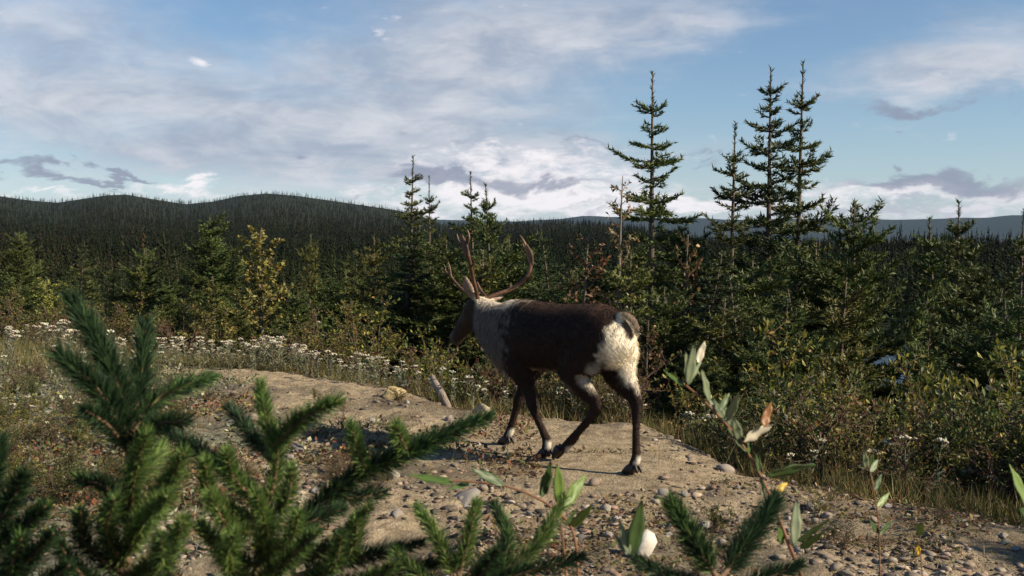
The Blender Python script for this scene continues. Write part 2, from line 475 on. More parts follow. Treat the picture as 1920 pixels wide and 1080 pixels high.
def build_pond():
    k = 48; th = np.arange(k) / k * 2 * np.pi
    r = 1 + 0.12 * np.sin(3 * th + 1) + 0.08 * np.sin(5 * th)
    V = np.stack([33 + 9.5 * r * np.cos(th), 86 + 18 * r * np.sin(th), np.full(k, -8.2)], -1)
    V = np.vstack([V, [[33, 86, -8.2]]])
    T = np.stack([np.full(k, k), np.arange(k), (np.arange(k) + 1) % k], -1)
    m, t, out = mat_new('pond_water')
    b = t.n('ShaderNodeBsdfPrincipled')
    b.inputs['Base Color'].default_value = (0.02, 0.035, 0.05, 1); b.inputs['Roughness'].default_value = 0.08
    g = t.n('ShaderNodeNewGeometry'); nz = t.noise(g.outputs['Position'], 1.5, 3)
    bp = t.n('ShaderNodeBump'); bp.inputs['Strength'].default_value = 1.0; bp.inputs['Distance'].default_value = 0.25
    m.node_tree.links.new(nz, bp.inputs['Height']); m.node_tree.links.new(bp.outputs[0], b.inputs['Normal'])
    m.node_tree.links.new(b.outputs[0], out.inputs['Surface'])
    link('pond', mesh_np('pond', V, [T], None, True, (m,)), kind='structure', label='small blue pond down in the valley')
build_pond()

# ------------------------------------------------------------------ far forest (reads as one mass)
def far_forest(name, label, rho0, rho1, count, layers, sides, seed, hmin, hmax, skip=None, a0=-33, a1=33):
    r = np.random.default_rng(seed)
    a = np.radians(r.uniform(a0, a1, count)); rho = np.sqrt(r.uniform(rho0 ** 2, rho1 ** 2, count)) if rho1 < 500 else np.exp(r.uniform(np.log(rho0), np.log(rho1), count))
    x = rho * np.sin(a); y = rho * np.cos(a)
    keep = (np.hypot((x - 33) / 11.5, (y - 86) / 20.0) > 1.0) & ~((np.abs(np.arctan2(x, y) - 0.352) < 0.034) & (rho < 95))
    x, y, rho = x[keep], y[keep], rho[keep]; n = len(x)
    z = ground(x, y)
    h = r.uniform(hmin, hmax, n) * np.where(r.random(n) < 0.10, 1.3, 1.0) * (0.7 + 0.6 * fbm(x * 0.02 + 8, y * 0.02, 2))
    wd = h * r.uniform(0.13, 0.20, n)
    kind = fbm(x * 0.01, y * 0.01, 3) + r.normal(0, 0.10, n)
    pal = np.array([[0.018, 0.028, 0.010], [0.030, 0.042, 0.013], [0.040, 0.040, 0.018], [0.050, 0.034, 0.018], [0.075, 0.068, 0.022]])
    ci = np.digitize(kind, [0.54, 0.68, 0.78, 0.86])
    C = pal[ci] * np.exp(r.normal(0, 0.28, (n, 1))) * (0.36 if rho0 > 200 else 0.62)
    nb = layers * sides                            # drooping boughs, each a triangle
    f = (np.arange(nb)[None] + r.random((n, nb))) / nb
    th = r.uniform(0, 6.283, (n, nb))
    rr = wd[:, None] * (1 - f) ** 0.8 * r.uniform(0.55, 1.25, (n, nb)) + 0.05
    zz = h[:, None] * (0.08 + 0.92 * f)
    wb = np.maximum(rr * 0.75, 0.10 * h[:, None] / 8)
    cx, sx_ = np.cos(th), np.sin(th)
    base = np.stack([x[:, None] + 0.12 * rr * cx, y[:, None] + 0.12 * rr * sx_, z[:, None] + zz], -1)
    tip = np.stack([x[:, None] + rr * cx, y[:, None] + rr * sx_, z[:, None] + zz - rr * r.uniform(0.0, 0.55, (n, nb))], -1)
    up3 = np.zeros_like(base); up3[..., 2] = 1
    sd = np.stack([-sx_, cx, np.zeros_like(cx)], -1)
    tall = (h / nb * 3.2)[:, None, None]
    V = np.stack([base + up3 * tall * 0.9, tip + sd * (wb * 0.5)[..., None] - up3 * tall * 0.1, tip - sd * (wb * 0.5)[..., None] - up3 * tall * 0.1], 2).reshape(-1, 3)
    T = np.arange(len(V)).reshape(-1, 3)
    Cc = np.repeat((C[:, None] * np.exp(r.normal(0, 0.2, (n, nb, 1)))).reshape(-1, 3), 3, 0)
    # thin trunks
    tv = []; 
    for k in range(3):
        t = k * 2.1
        tv.append(np.stack([x + 0.09 * np.cos(t), y + 0.09 * np.sin(t), z - 0.5], -1))
    tv.append(np.stack([x, y, z + h * 0.6], -1))
    nv = len(V)
    V = np.vstack([V, np.stack(tv, 1).reshape(-1, 3)])
    Cc = np.vstack([Cc, np.tile([[0.045, 0.038, 0.03]], (4 * n, 1))])
    T2 = (nv + np.arange(n)[:, None, None] * 4 + np.array([[0, 1, 3], [1, 2, 3], [2, 0, 3]])[None]).reshape(-1, 3)
    link(name, mesh_np(name, V, [T, T2], Cc, False, (M_FARTREE,)), kind='stuff', label=label, cat='forest')
far_forest('valley_forest', 'dark spruce forest filling the valley below the mound', 95, 340, 4600, 14, 9, 21, 3.4, 6.5)
far_forest('hillside_forest', 'dense mixed conifer forest covering the nearer hillside', 300, 900, 10500, 9, 5, 22, 6, 10)
far_forest('ridge_forest', 'distant conifer forest on the long rounded ridge', 800, 2700, 16000, 6, 3, 23, 6.5, 10.5)

# ------------------------------------------------------------------ conifers near the mound
def conifer(seed, H, R, whorls, open_=1.0, cpal=((0.035, 0.060, 0.016), (0.060, 0.078, 0.020)), leader=0.45, tuft=1.0, low=0.06, power=0.8, dense=1.0, curl=0.0):
    """returns (trunk mesh, crown mesh) of a young fir or spruce"""
    r = np.random.default_rng(seed)
    tr = MB(); cr = MB()
    bend = r.normal(0, 0.02, 2)
    zs = np.linspace(-0.6, H, 14)
    ax = lambda z: np.array([bend[0] * z * z / H, bend[1] * z * z / H, z])
    tr.tube([ax(z) for z in zs], [max(0.006, 0.013 * H * (1 - max(z, 0) / H) ** 0.9 + 0.004) for z in zs], 7, (0.10, 0.078, 0.06))
    hs = low * H + (H - leader - low * H) * (np.linspace(0, 1, whorls) ** 0.88)
    segA = []; segB = []; sc = []; blen = []
    def branch(h, L, phi, up, small=False):
        # a limb that starts at the trunk, droops and lifts its tip
        n = 6; ts = np.linspace(0, 1, n)
        dirh = np.array([math.cos(phi), math.sin(phi), 0])
        b0 = ax(h)
        droop = -0.18 * L * (1 - h / H) * r.uniform(0.4, 1.3)
        pts = np.array([b0 + dirh * L * t + np.array([0, 0, math.tan(up) * L * t + droop * math.sin(t * 2.4) + 0.16 * L * t ** 3 + curl * L * t ** 2]) for t in ts])
        pts[1:] += r.normal(0, 0.015 * L, (n - 1, 3))
        if L > 0.12: tr.tube(pts, np.linspace(0.006 + 0.008 * L, 0.002, n), 4, (0.13, 0.10, 0.075))
        side = np.array([-dirh[1], dirh[0], 0])
        shade = r.uniform(0.75, 1.2)
        segA.append(pts[:-1]); segB.append(pts[1:]); sc.append(np.full(n - 1, shade)); 
        m = max(3, int(L / 0.040 * dense))
        for k in range(m):
            t = (k + r.uniform(0, 1)) / m
            if t < 0.10: continue
            p = b0 + 0 * dirh
            i = min(int(t * (n - 1)), n - 2); f = t * (n - 1) - i
            p = pts[i] * (1 - f) + pts[i + 1] * f
            tan = nrm(pts[i + 1] - pts[i])
            sgn = 1 if k % 2 else -1
            l2 = min(0.34, 0.50 * L * (1.08 - t)) * r.uniform(0.55, 1.15) + 0.03
            d = nrm(tan * r.uniform(0.5, 1.0) + side * sgn * r.uniform(0.6, 1.1) + np.array([0, 0, r.uniform(-0.10, 0.16)]))
            q1 = p + d * l2 * 0.55; q2 = p + nrm(d + tan * 0.5 + np.array([0, 0, 0.12])) * l2
            segA.append(np.array([p, q1])); segB.append(np.array([q1, q2])); sc.append(np.full(2, shade * r.uniform(0.8, 1.25)))
            if l2 > 0.13:
                for s2 in (1, -1):
                    q = p + d * l2 * r.uniform(0.35, 0.7)
                    e = nrm(d + s2 * np.cross(d, [0, 0, 1]) * 0.9)
                    segA.append(q[None]); segB.append((q + e * l2 * 0.45)[None]); sc.append(np.full(1, shade))
    for wi, h in enumerate(hs):
        f = (H - h) / H
        L0 = R * (f ** power if power > 0 else (1 - math.exp(f / power))) * (1 + 0.34 * math.sin(wi * 2.1 + seed) ) * open_
        nb = int(r.integers(5, 7))
        ph0 = r.uniform(0, 6.28)
        upang = rad(12 + 30 * (h / H) ** 3) if power > 0 else rad(1 + 16 * (h / H) ** 5)
        for k in range(nb):
            if r.random() < 0.08: continue
            branch(h + r.normal(0, 0.02), max(0.06, L0 * r.uniform(0.62, 1.15)), ph0 + k * 6.283 / nb + r.normal(0, 0.2), upang + r.normal(0, 0.10))
        if wi < len(hs) - 1:
            gap = hs[wi + 1] - h
            for k in range(int(3 * tuft)):
                branch(h + gap * r.uniform(0.25, 0.8), max(0.07, L0 * r.uniform(0.22, 0.5)), r.uniform(0, 6.28), upang + r.normal(0, 0.15))
    top = ax(H); t0 = ax(H - leader)
    segA.append(t0[None]); segB.append(top[None]); sc.append(np.full(1, 0.9))
    for k in range(4):
        a_ = k * 1.57 + 0.4; L = leader * r.uniform(0.30, 0.48)
        q = t0 + np.array([math.cos(a_) * L, math.sin(a_) * L, L * 0.55])
        segA.append(t0[None]); segB.append(q[None]); sc.append(np.full(1, 1.0))
    A = np.concatenate(segA); B = np.concatenate(segB); S = np.concatenate(sc)
    ln = np.linalg.norm(B - A, axis=1)
    cnt = np.maximum(2, (ln / 0.0080 * dense).astype(int))
    idx = np.repeat(np.arange(len(A)), cnt)
    t = r.random(len(idx))
    P0 = A[idx] + (B - A)[idx] * t[:, None]
    ax_ = nrm((B - A)[idx])
    rd = rdir(len(idx), r); rd[:, 2] *= 0.7
    perp = nrm(np.cross(ax_, rd)); perp[:, 2] *= 0.55
    D = nrm(ax_ * 0.75 + perp * 0.85 + np.array([[0, 0, 0.10]]))
    L = r.uniform(0.035, 0.070, len(idx)); Wd = r.uniform(0.012, 0.021, len(idx))
    Sd = nrm(np.cross(D, rdir(len(idx), r)))
    mixk = r.random((len(idx), 1)) ** 1.5
    C = (np.array(cpal[0])[None] * (1 - mixk) + np.array(cpal[1])[None] * mixk) * S[idx][:, None]
    cr.blades(P0, D, Sd, L, Wd, C, None)
    return tr.mesh('trunk', M_BARK, True), cr.mesh('crown', M_NEEDLE)

GREEN = ((0.040, 0.066, 0.016), (0.115, 0.130, 0.030))
DEEP = ((0.022, 0.040, 0.012), (0.055, 0.075, 0.020))
OLIVE = ((0.065, 0.080, 0.018), (0.170, 0.165, 0.036))
KINDS = {
    'open_fir': conifer(1, 4.6, 0.74, 19, 1.0, GREEN, 0.46, 0.5, low=0.06, power=-0.42, curl=0.05),
    'open_fir_b': conifer(2, 4.6, 0.58, 20, 1.0, GREEN, 0.46, 0.5, low=0.06, power=-0.40, curl=0.06),
    'thick_spruce': conifer(3, 4.6, 0.66, 21, 1.0, DEEP, 0.28, 1.0, low=0.05, power=-0.30, curl=0.03),
    'bushy_fir': conifer(4, 3.2, 1.10, 15, 1.0, GREEN, 0.28, 1.8, low=0.04, power=0.62, dense=1.2),
    'olive_fir': conifer(5, 2.8, 0.85, 12, 1.0, OLIVE, 0.30, 1.2, low=0.05, power=0.7),
    'thin_spruce': conifer(6, 3.6, 0.62, 19, 1.0, GREEN, 0.35, 1.4, low=0.06, power=0.6, dense=1.1),
}
KH = {'open_fir': 4.6, 'open_fir_b': 4.6, 'thick_spruce': 4.6, 'bushy_fir': 3.2, 'olive_fir': 2.8, 'thin_spruce': 3.6}
def place_tree(kind, px, pytop, d, label, name='fir_tree', rot=0.0, wide=1.0, group=None, cat='tree'):
    top = P(px, pytop, d)
    zb = gz(top.x, top.y)
    s = (top.z - zb) / KH[kind]
    o = link(name, None, None, label, cat, group, loc=(top.x, top.y, zb))
    o.empty_display_size = 0.2
    o.rotation_euler = (0, 0, rot); o.scale = (s * wide, s * wide, s)
    t, c = KINDS[kind]
    link('trunk', t, o); link('crown', c, o)
    return o
G1 = 'young conifers below the far edge of the mound'
TREES = [
    # kind, px, top py, depth, label, name, rot, wide
    ('open_fir', 1224, 132, 15.5, 'tall open fir with bare spike top, standing alone behind the caribou rump', 'fir_tree', 0.3, 1.0),
    ('open_fir_b', 1371, 228, 15.2, 'shorter open fir on the near side of the three tall spires', 'fir_tree', 1.3, 0.95),
    ('thick_spruce', 1444, 118, 16.6, 'tallest dark spruce with a dense clubbed top, middle of the three spires', 'spruce_tree', 2.2, 0.92),
    ('open_fir', 1497, 118, 17.2, 'tall fir with bare spike top close beside the dark clubbed spruce', 'fir_tree', 4.0, 0.85),
    ('bushy_fir', 1604, 378, 13.6, 'bushy fir with a thick blunt top right of the three spires', 'fir_tree', 0.8, 0.95),
    ('thin_spruce', 1800, 376, 17.5, 'slim spruce with a bare pole top rising above the pond shrubs', 'spruce_tree', 0.2, 1.0),
    ('thin_spruce', 1762, 408, 18.5, 'slim pale-topped spruce touching its slightly taller twin', 'spruce_tree', 2.6, 1.1),
    ('open_fir_b', 1912, 392, 14.5, 'fir with long bare leader at the end of the pond shrubs', 'fir_tree', 1.0, 1.0),
    ('thin_spruce', 1757, 560, 15.0, 'tiny spire-like spruce among the shrubs below the slim twins', 'spruce_tree', 1.1, 1.1),
    ('open_fir', 766, 292, 19.0, 'fir with a thick upright leader behind the caribou head', 'fir_tree', 5.2, 1.0),
    ('open_fir_b', 806, 330, 18.4, 'thin-topped fir pressed against the thick-leadered fir', 'fir_tree', 3.2, 0.8),
    ('open_fir', 890, 322, 20.5, 'fir with open pale top above the caribou antlers', 'fir_tree', 2.0, 0.95),
    ('thin_spruce', 924, 345, 19.0, 'slender fir just beside the one above the antlers', 'fir_tree', 1.4, 0.9),
    ('thick_spruce', 748, 420, 17.0, 'dense dark spruce whose crown shades the white flowers', 'spruce_tree', 0.5, 1.9),
    ('bushy_fir', 830, 450, 16.5, 'dark bushy fir directly behind the caribou muzzle', 'fir_tree', 2.9, 1.5),
    ('thick_spruce', 1046, 428, 17.5, 'dark conical spruce behind the caribou back', 'spruce_tree', 3.9, 1.1),
    ('bushy_fir', 960, 440, 19.5, 'bushy fir seen between the caribou antlers', 'fir_tree', 0.1, 1.2),
    ('bushy_fir', 1275, 425, 17.5, 'bushy fir filling the gap behind the lone tall fir', 'fir_tree', 4.3, 1.2),
    ('thick_spruce', 1330, 470, 14.2, 'low dark spruce at the foot of the shorter open fir', 'spruce_tree', 1.7, 1.3),
    ('bushy_fir', 1420, 480, 13.4, 'low bushy fir in front of the dark clubbed spruce', 'fir_tree', 5.5, 1.35),
    ('bushy_fir', 1520, 455, 14.6, 'spreading fir in front of the spike-topped spire', 'fir_tree', 2.3, 1.35),
    ('olive_fir', 1180, 470, 14.2, 'olive fir touching the lone tall fir low down', 'fir_tree', 0.6, 1.2),
    ('bushy_fir', 1120, 500, 16.0, 'rounded fir rising just above the caribou hips', 'fir_tree', 0.9, 1.2),
    ('bushy_fir', 1850, 500, 16.5, 'dark bushy fir behind the shrubs near the long-leadered fir', 'fir_tree', 3.7, 1.2),
    ('olive_fir', 695, 440, 20.0, 'yellowish fir with a pale top left of the dense dark spruce', 'fir_tree', 1.5, 0.9),
    ('olive_fir', 578, 440, 23.0, 'small olive spire behind the low firs beside the golden birch', 'fir_tree', 3.0, 0.7),
    ('bushy_fir', 620, 520, 17.0, 'low wide fir between golden birch and dense dark spruce', 'fir_tree', 4.4, 1.35),
    ('bushy_fir', 560, 545, 16.2, 'dark low fir right against the golden birch', 'fir_tree', 1.0, 1.2),
    ('olive_fir', 400, 520, 18.5, 'feathery olive fir on the side of the golden birch away from the caribou', 'fir_tree', 0.7, 1.3),
    ('bushy_fir', 345, 560, 17.5, 'squat fir beside the feathery olive fir', 'fir_tree', 2.7, 1.1),
    ('olive_fir', 262, 488, 22.0, 'olive spruce standing in front of the forest slope, taller of a pair', 'spruce_tree', 3.6, 0.95),
    ('olive_fir', 214, 500, 23.0, 'thin yellowish fir beside the taller olive spruce', 'spruce_tree', 5.0, 0.8),
    ('bushy_fir', 455, 580, 16.0, 'small dark fir in the brush under the golden birch', 'fir_tree', 5.9, 1.1),
    ('bushy_fir', 20, 520, 24.0, 'green fir at the open end of the flower bank', 'fir_tree', 2.1, 1.2),
    ('olive_fir', 130, 545, 22.0, 'low yellow-green fir behind the white flower bank', 'fir_tree', 1.9, 1.2),
    ('bushy_fir', 1250, 540, 12.4, 'green fir skirt low in front of the lone tall fir', 'fir_tree', 0.4, 1.25),
    ('olive_fir', 1345, 560, 12.0, 'low yellowish fir between the lone tall fir and the dark clubbed spruce', 'fir_tree', 2.4, 1.3),
    ('bushy_fir', 1470, 570, 11.6, 'low spreading fir on the bank under the dark clubbed spruce', 'fir_tree', 3.4, 1.3),
    ('olive_fir', 1570, 520, 12.6, 'yellow-green fir with its dark trunk showing, below the bushy blunt fir', 'fir_tree', 1.2, 1.25),
    ('thick_spruce', 1300, 500, 12.8, 'dark spruce skirt low between the lone tall fir and the shorter open fir', 'spruce_tree', 0.9, 1.7),
    ('thick_spruce', 1400, 520, 12.2, 'dark low spruce in front of the shorter open fir', 'spruce_tree', 2.9, 1.7),
    ('thick_spruce', 1520, 540, 12.0, 'dark low spruce on the bank beneath the spike-topped spire', 'spruce_tree', 4.4, 1.6),
    ('bushy_fir', 1420, 640, 10.6, 'dense low fir close to the sand under the dark clubbed spruce', 'fir_tree', 1.4, 1.2),
    ('bushy_fir', 1310, 640, 11.0, 'dense low fir near the willow tip under the lone tall fir', 'fir_tree', 4.7, 1.2),
    ('thick_spruce', 1820, 540, 13.6, 'dark spruce below the slim twins towards the long-leadered fir', 'spruce_tree', 0.3, 1.6),
    ('bushy_fir', 1735, 640, 12.5, 'little fir in the shrubs below the slim twins', 'fir_tree', 2.0, 1.1),
    ('bushy_fir', 1890, 560, 12.8, 'shaded fir at the foot of the long-leadered fir', 'fir_tree', 0.2, 1.2),
    ('olive_fir', 660, 560, 15.8, 'low olive fir touching the dense dark spruce', 'fir_tree', 4.1, 1.4),
    ('olive_fir', 900, 470, 17.5, 'yellow-tinged fir right behind the upright antler', 'fir_tree', 3.3, 1.2),
    ('olive_fir', 505, 560, 17.6, 'feathery olive fir tucked behind the golden birch', 'fir_tree', 1.6, 1.3),
    ('olive_fir', 300, 570, 19.0, 'yellowish fir beyond the crest next to the squat fir', 'fir_tree', 2.2, 1.3),
]
for k_, px, py, d, lab, nm, rot, wd in TREES:
    place_tree(k_, px, py, d, lab, nm, rot, wd, G1)

def GP(px, py, dmax=40.0):
    """where the sight line through a photo pixel meets the ground"""
    ds = np.arange(3.0, dmax, 0.02)
    a, b = P(px, py, 1.0), P(px, py, 2.0)
    v = b - a
    xs = a.x + v.x * (ds - 1); zs = a.z + v.z * (ds - 1)
    g = ground(xs, ds)
    k = np.argmax(g > zs) if np.any(g > zs) else len(ds) - 1
    return Vector((xs[k], ds[k], g[k]))

# ------------------------------------------------------------------ caribou
def smooth(x, a, b):
    t = np.clip((x - a) / (b - a), 0, 1); return t * t * (3 - 2 * t)
def loft(mb, C, A, B, k=20, side=(0, 1, 0), sq=1.0):
    """closed tube with elliptical sections: A half-width along side, B across"""
    C = np.asarray(C, float); n = len(C)
    m = 4 * n                                       # resample smoothly
    t = np.linspace(0, n - 1, m); i = np.arange(n)
    def cr(Y):
        Y = np.asarray(Y, float)
        out = np.zeros(m)
        for q, tt in enumerate(t):
            j = min(int(tt), n - 2); f = tt - j
            p0, p1, p2, p3 = Y[max(j - 1, 0)], Y[j], Y[j + 1], Y[min(j + 2, n - 1)]
            out[q] = 0.5 * ((2 * p1) + (p2 - p0) * f + (2 * p0 - 5 * p1 + 4 * p2 - p3) * f * f + (3 * p1 - p0 - 3 * p2 + p3) * f ** 3)
        return out
    Cs = np.stack([cr(C[:, q]) for q in range(3)], -1); As = np.maximum(cr(A), 0.004); Bs = np.maximum(cr(B), 0.004)
    T = nrm(np.gradient(Cs, axis=0))
    S = np.asarray(side, float)[None] - T * (T @ np.asarray(side, float))[:, None]; S = nrm(S)
    N = np.cross(T, S)
    th = np.arange(k) / k * 2 * np.pi
    c, s_ = np.cos(th), np.sin(th)
    V = Cs[:, None] + As[:, None, None] * c[None, :, None] * S[:, None] + Bs[:, None, None] * s_[None, :, None] * N[:, None]
    V = V.reshape(-1, 3)
    ii = np.arange(m - 1)[:, None] * k; j = np.arange(k)[None]; j2 = (j + 1) % k
    Q = np.stack([ii + j, ii + j2, ii + k + j2, ii + k + j], -1).reshape(-1, 4)
    V = np.vstack([V, Cs[0] - T[0] * min(As[0], Bs[0]) * 0.5, Cs[-1] + T[-1] * min(As[-1], Bs[-1]) * 0.5])
    e0, e1 = m * k, m * k + 1; jj = np.arange(k)
    F3 = np.vstack([np.stack([np.full(k, e0), (jj + 1) % k, jj], -1), np.stack([np.full(k, e1), (m - 1) * k + jj, (m - 1) * k + (jj + 1) % k], -1)])
    mb.add(V, F3, Q)

CAR_O = Vector((0.34, 7.69, 0.0)); CAR_O.z = gz(0.30, 7.75) - 0.005
def build_caribou():
    root = link('caribou', None, None, 'dark brown caribou with white rump and grey neck, walking away across the sand', 'caribou', loc=CAR_O)
    root.rotation_euler = (0, 0, rad(130))
    b = MB()
    # trunk
    loft(b, [(-.69, 0, 1.00), (-.63, 0, .975), (-.50, 0, .945), (-.30, 0, .920), (-.05, 0, .908), (.18, 0, .905), (.36, 0, .895), (.50, 0, .865), (.62, 0, .84)],
         [.07, .155, .205, .225, .245, .245, .215, .17, .10], [.08, .16, .235, .250, .248, .258, .268, .245, .15], 24)
    # neck with its deep mane
    loft(b, [(.36, 0, .93), (.52, 0, .905), (.66, 0, .92), (.78, 0, .965), (.88, 0, 1.02), (.95, 0, 1.05)],
         [.17, .165, .14, .12, .095, .075], [.24, .26, .225, .185, .145, .10], 20)
    # head
    loft(b, [(.86, 0, 1.10), (.93, 0, 1.075), (1.00, 0, 1.03), (1.09, 0, .955), (1.18, 0, .875), (1.25, 0, .81), (1.275, 0, .785)],
         [.06, .083, .088, .068, .055, .054, .04], [.07, .105, .115, .088, .066, .062, .045], 18)
    # hind legs (right trailing, left swinging forward)
    loft(b, [(-.46, -.10, .98), (-.47, -.115, .84), (-.50, -.125, .72), (-.585, -.105, .62), (-.685, -.08, .545), (-.722, -.07, .48), (-.73, -.058, .36), (-.738, -.048, .22), (-.745, -.045, .13), (-.715, -.042, .06)],
         [.09, .115, .100, .068, .045, .039, .027, .026, .033, .035], [.17, .20, .160, .102, .060, .048, .030, .028, .036, .037], 14)
    loft(b, [(-.42, .10, .98), (-.38, .115, .84), (-.31, .125, .72), (-.34, .11, .615), (-.43, .085, .53), (-.465, .07, .465), (-.39, .062, .36), (-.28, .055, .26), (-.19, .05, .17), (-.12, .05, .105)],
         [.09, .115, .098, .07, .045, .039, .027, .026, .033, .034], [.17, .185, .150, .098, .062, .052, .032, .030, .038, .039], 14)
    # fore legs (left trailing, right reaching)
    loft(b, [(.36, .10, .92), (.35, .125, .78), (.29, .12, .66), (.245, .105, .55), (.205, .09, .45), (.185, .085, .39), (.15, .078, .31), (.10, .07, .22), (.055, .062, .14), (.07, .06, .06)],
         [.07, .085, .075, .053, .043, .044, .029, .027, .033, .035], [.13, .145, .115, .066, .048, .048, .032, .029, .037, .039], 14)
    loft(b, [(.36, -.10, .92), (.40, -.125, .78), (.42, -.12, .66), (.46, -.105, .55), (.515, -.085, .43), (.54, -.075, .365), (.565, -.068, .29), (.595, -.06, .20), (.622, -.055, .12), (.655, -.052, .06)],
         [.07, .085, .073, .053, .043, .044, .029, .027, .033, .035], [.13, .145, .11, .066, .048, .048, .032, .029, .037, .039], 14)
    # tail, lifted a little to the side
    loft(b, [(-.62, 0, 1.10), (-.68, -.005, 1.105), (-.735, -.02, 1.065), (-.755, -.03, 1.01), (-.75, -.03, .965)], [.040, .040, .036, .028, .012], [.026, .026, .022, .018, .010], 12)
    # ears
    loft(b, [(.905, .055, 1.14), (.925, .095, 1.20), (.938, .125, 1.27), (.938, .138, 1.335)], [.022, .042, .046, .012], [.018, .017, .015, .009], 12, side=(0.9, 0.5, 0.1))
    loft(b, [(.895, -.055, 1.13), (.885, -.105, 1.155), (.875, -.155, 1.17), (.868, -.19, 1.175)], [.022, .038, .040, .012], [.018, .017, .015, .009], 12, side=(0.9, 0.1, 0.4))
    me0 = b.mesh('caribou_raw', M_FUR)
    tmp = bpy.data.objects.new('tmp', me0); col.objects.link(tmp)
    md = tmp.modifiers.new('r', 'REMESH'); md.mode = 'VOXEL'; md.voxel_size = 0.0115; md.use_smooth_shade = True
    ms = tmp.modifiers.new('s', 'SMOOTH'); ms.factor = 0.5; ms.iterations = 5
    dg = bpy.context.evaluated_depsgraph_get()
    ev = tmp.evaluated_get(dg)
    me = bpy.data.meshes.new_from_object(ev)
    bpy.data.objects.remove(tmp); bpy.data.meshes.remove(me0)
    me.name = 'body'
    n = len(me.vertices)
    V = np.zeros(n * 3, np.float32); me.vertices.foreach_get('co', V); V = V.reshape(-1, 3)
    Nn = np.zeros(n * 3, np.float32); me.vertices.foreach_get('normal', Nn); Nn = Nn.reshape(-1, 3)
    def coat(V, Nn):
        x, y, z = V[:, 0], V[:, 1], V[:, 2]
        w1 = fbm(x * 9 + 40 + y * 4, z * 9 + 60, 3) - 0.5
        w2 = fbm(x * 30 + y * 11, z * 30, 2) - 0.5
        c = np.tile([[0.023, 0.013, 0.009]], (len(V), 1))
        def lay(c, w, k): return c * (1 - w[:, None]) + np.array(k)[None] * w[:, None]
        c = lay(c, smooth(z, 1.06, 1.16) * smooth(x, -.60, -.45) * (1 - smooth(x, .3, .45)), (0.052, 0.030, 0.019))  # top of the back lighter: sunlit tone put into the coat
        c = lay(c, smooth(-Nn[:, 2], 0.35, 0.8) * smooth(-z, -.70, -.63) * smooth(x, -.40, -.28) * (1 - smooth(x, .18, .30)) * smooth(z, .5, .57), (0.34, 0.28, 0.20))
        head_t = (x - .88) * .756 - (z - 1.10) * .654
        cape = smooth(x + 0.30 * w1 + 0.25 * w2 + 0.10 * (z - .85), .32, .52) * smooth(z + 0.15 * w1, .58, .66)
        c = lay(c, cape, (0.17, 0.14, 0.12))
        c = lay(c, cape * smooth(z, 1.07, 1.14), (0.60, 0.52, 0.40))  # sunlit patch on the neck top put into the cape colour
        c = lay(c, cape * (1 - smooth(z, .66, .90)) * 0.45, (0.20, 0.155, 0.115))
        face = smooth(head_t + 0.1 * w1, -.03, .04) * smooth(x, .86, .92)
        c = lay(c, face, (0.042, 0.027, 0.018))
        c = lay(c, face * smooth(x, 1.20, 1.25), (0.10, 0.075, 0.055))
        # white rump, grizzled edge
        edge = -x + 0.07 * w1 + 0.08 * w2 - 0.07 * smooth(z, .72, 1.05)
        rump = smooth(edge, .53, .605) * smooth(z + .2 * w1, .60, .68) * (1 - smooth(z, 1.10, 1.14))
        c = lay(c, rump * 0.95, (0.78, 0.70, 0.54))
        back_leg = smooth(-Nn[:, 0], .35, .8) * smooth(z, .52, .60) * (1 - smooth(z, .72, .80)) * smooth(-x, .22, .3)
        c = lay(c, back_leg * 0.75, (0.52, 0.45, 0.35))
        tail_top = smooth(-x, .655, .675) * smooth(z, .93, .97) * smooth(Nn[:, 2] * 0.8 - Nn[:, 0] * 0.6, -.1, .25) * (1 - smooth(np.abs(y + .015), .045, .06))
        c = lay(c, tail_top, (0.15, 0.11, 0.075))
        leg = 1 - smooth(z, .50, .62)
        c = lay(c, leg * (1 - rump) * 0.7, (0.024, 0.014, 0.010))
        ring = smooth(z, .07, .10) * (1 - smooth(z, .12, .16)) * smooth(-Nn[:, 0] + w2, .0, .5)
        c = lay(c, ring * 0.8 * smooth(-Nn[:, 0], .1, .5), (0.62, 0.57, 0.47))
        ear = smooth(z, 1.12, 1.15) * smooth(np.abs(y), .075, .10) * smooth(x, .82, .86)
        c = lay(c, ear, (0.26, 0.18, 0.13))
        return np.clip(c * (1 + (0.30 * w2[:, None] + 0.30 * w1[:, None]) * (1 - 0.6 * rump[:, None])), 0.004, 0.85)
    C = coat(V, Nn)
    for a_ in list(me.color_attributes): me.color_attributes.remove(a_)
    ca = me.color_attributes.new('Col', 'FLOAT_COLOR', 'POINT')
    c4 = np.ones((n, 4), np.float32); c4[:, :3] = C; ca.data.foreach_set('color', c4.ravel())
    me.materials.clear(); me.materials.append(M_FUR)
    me.polygons.foreach_set('use_smooth', np.ones(len(me.polygons), bool))
    body = link('body', me, root)
    # short coat, combed back and down
    r = np.random.default_rng(3)
    def strands(count, wfun, lenfun, name, width, hang):
        w = wfun(V, Nn); w = w / w.sum()
        ix = r.choice(n, count, p=w)
        p = V[ix] + r.normal(0, 0.004, (count, 3)); nn = Nn[ix]
        L = lenfun(V[ix]) * r.uniform(0.6, 1.3, count)
        flow = np.tile([[-0.75, 0, -0.55]], (count, 1))
        front = smooth(V[ix][:, 0], .38, .55)[:, None]
        flow = flow * (1 - front) + np.array([[-0.15, 0, -1.0]]) * front
        flow = nrm(flow - nn * np.sum(flow * nn, 1, keepdims=True) * 0.85)
        D = nrm(flow + nn * hang + r.normal(0, 0.16, (count, 3)))
        S = nrm(np.cross(D, nn + r.normal(0, 0.3, (count, 3))))
        cc = coat(V[ix], nn) * np.exp(r.normal(0, 0.20, (count, 1)))
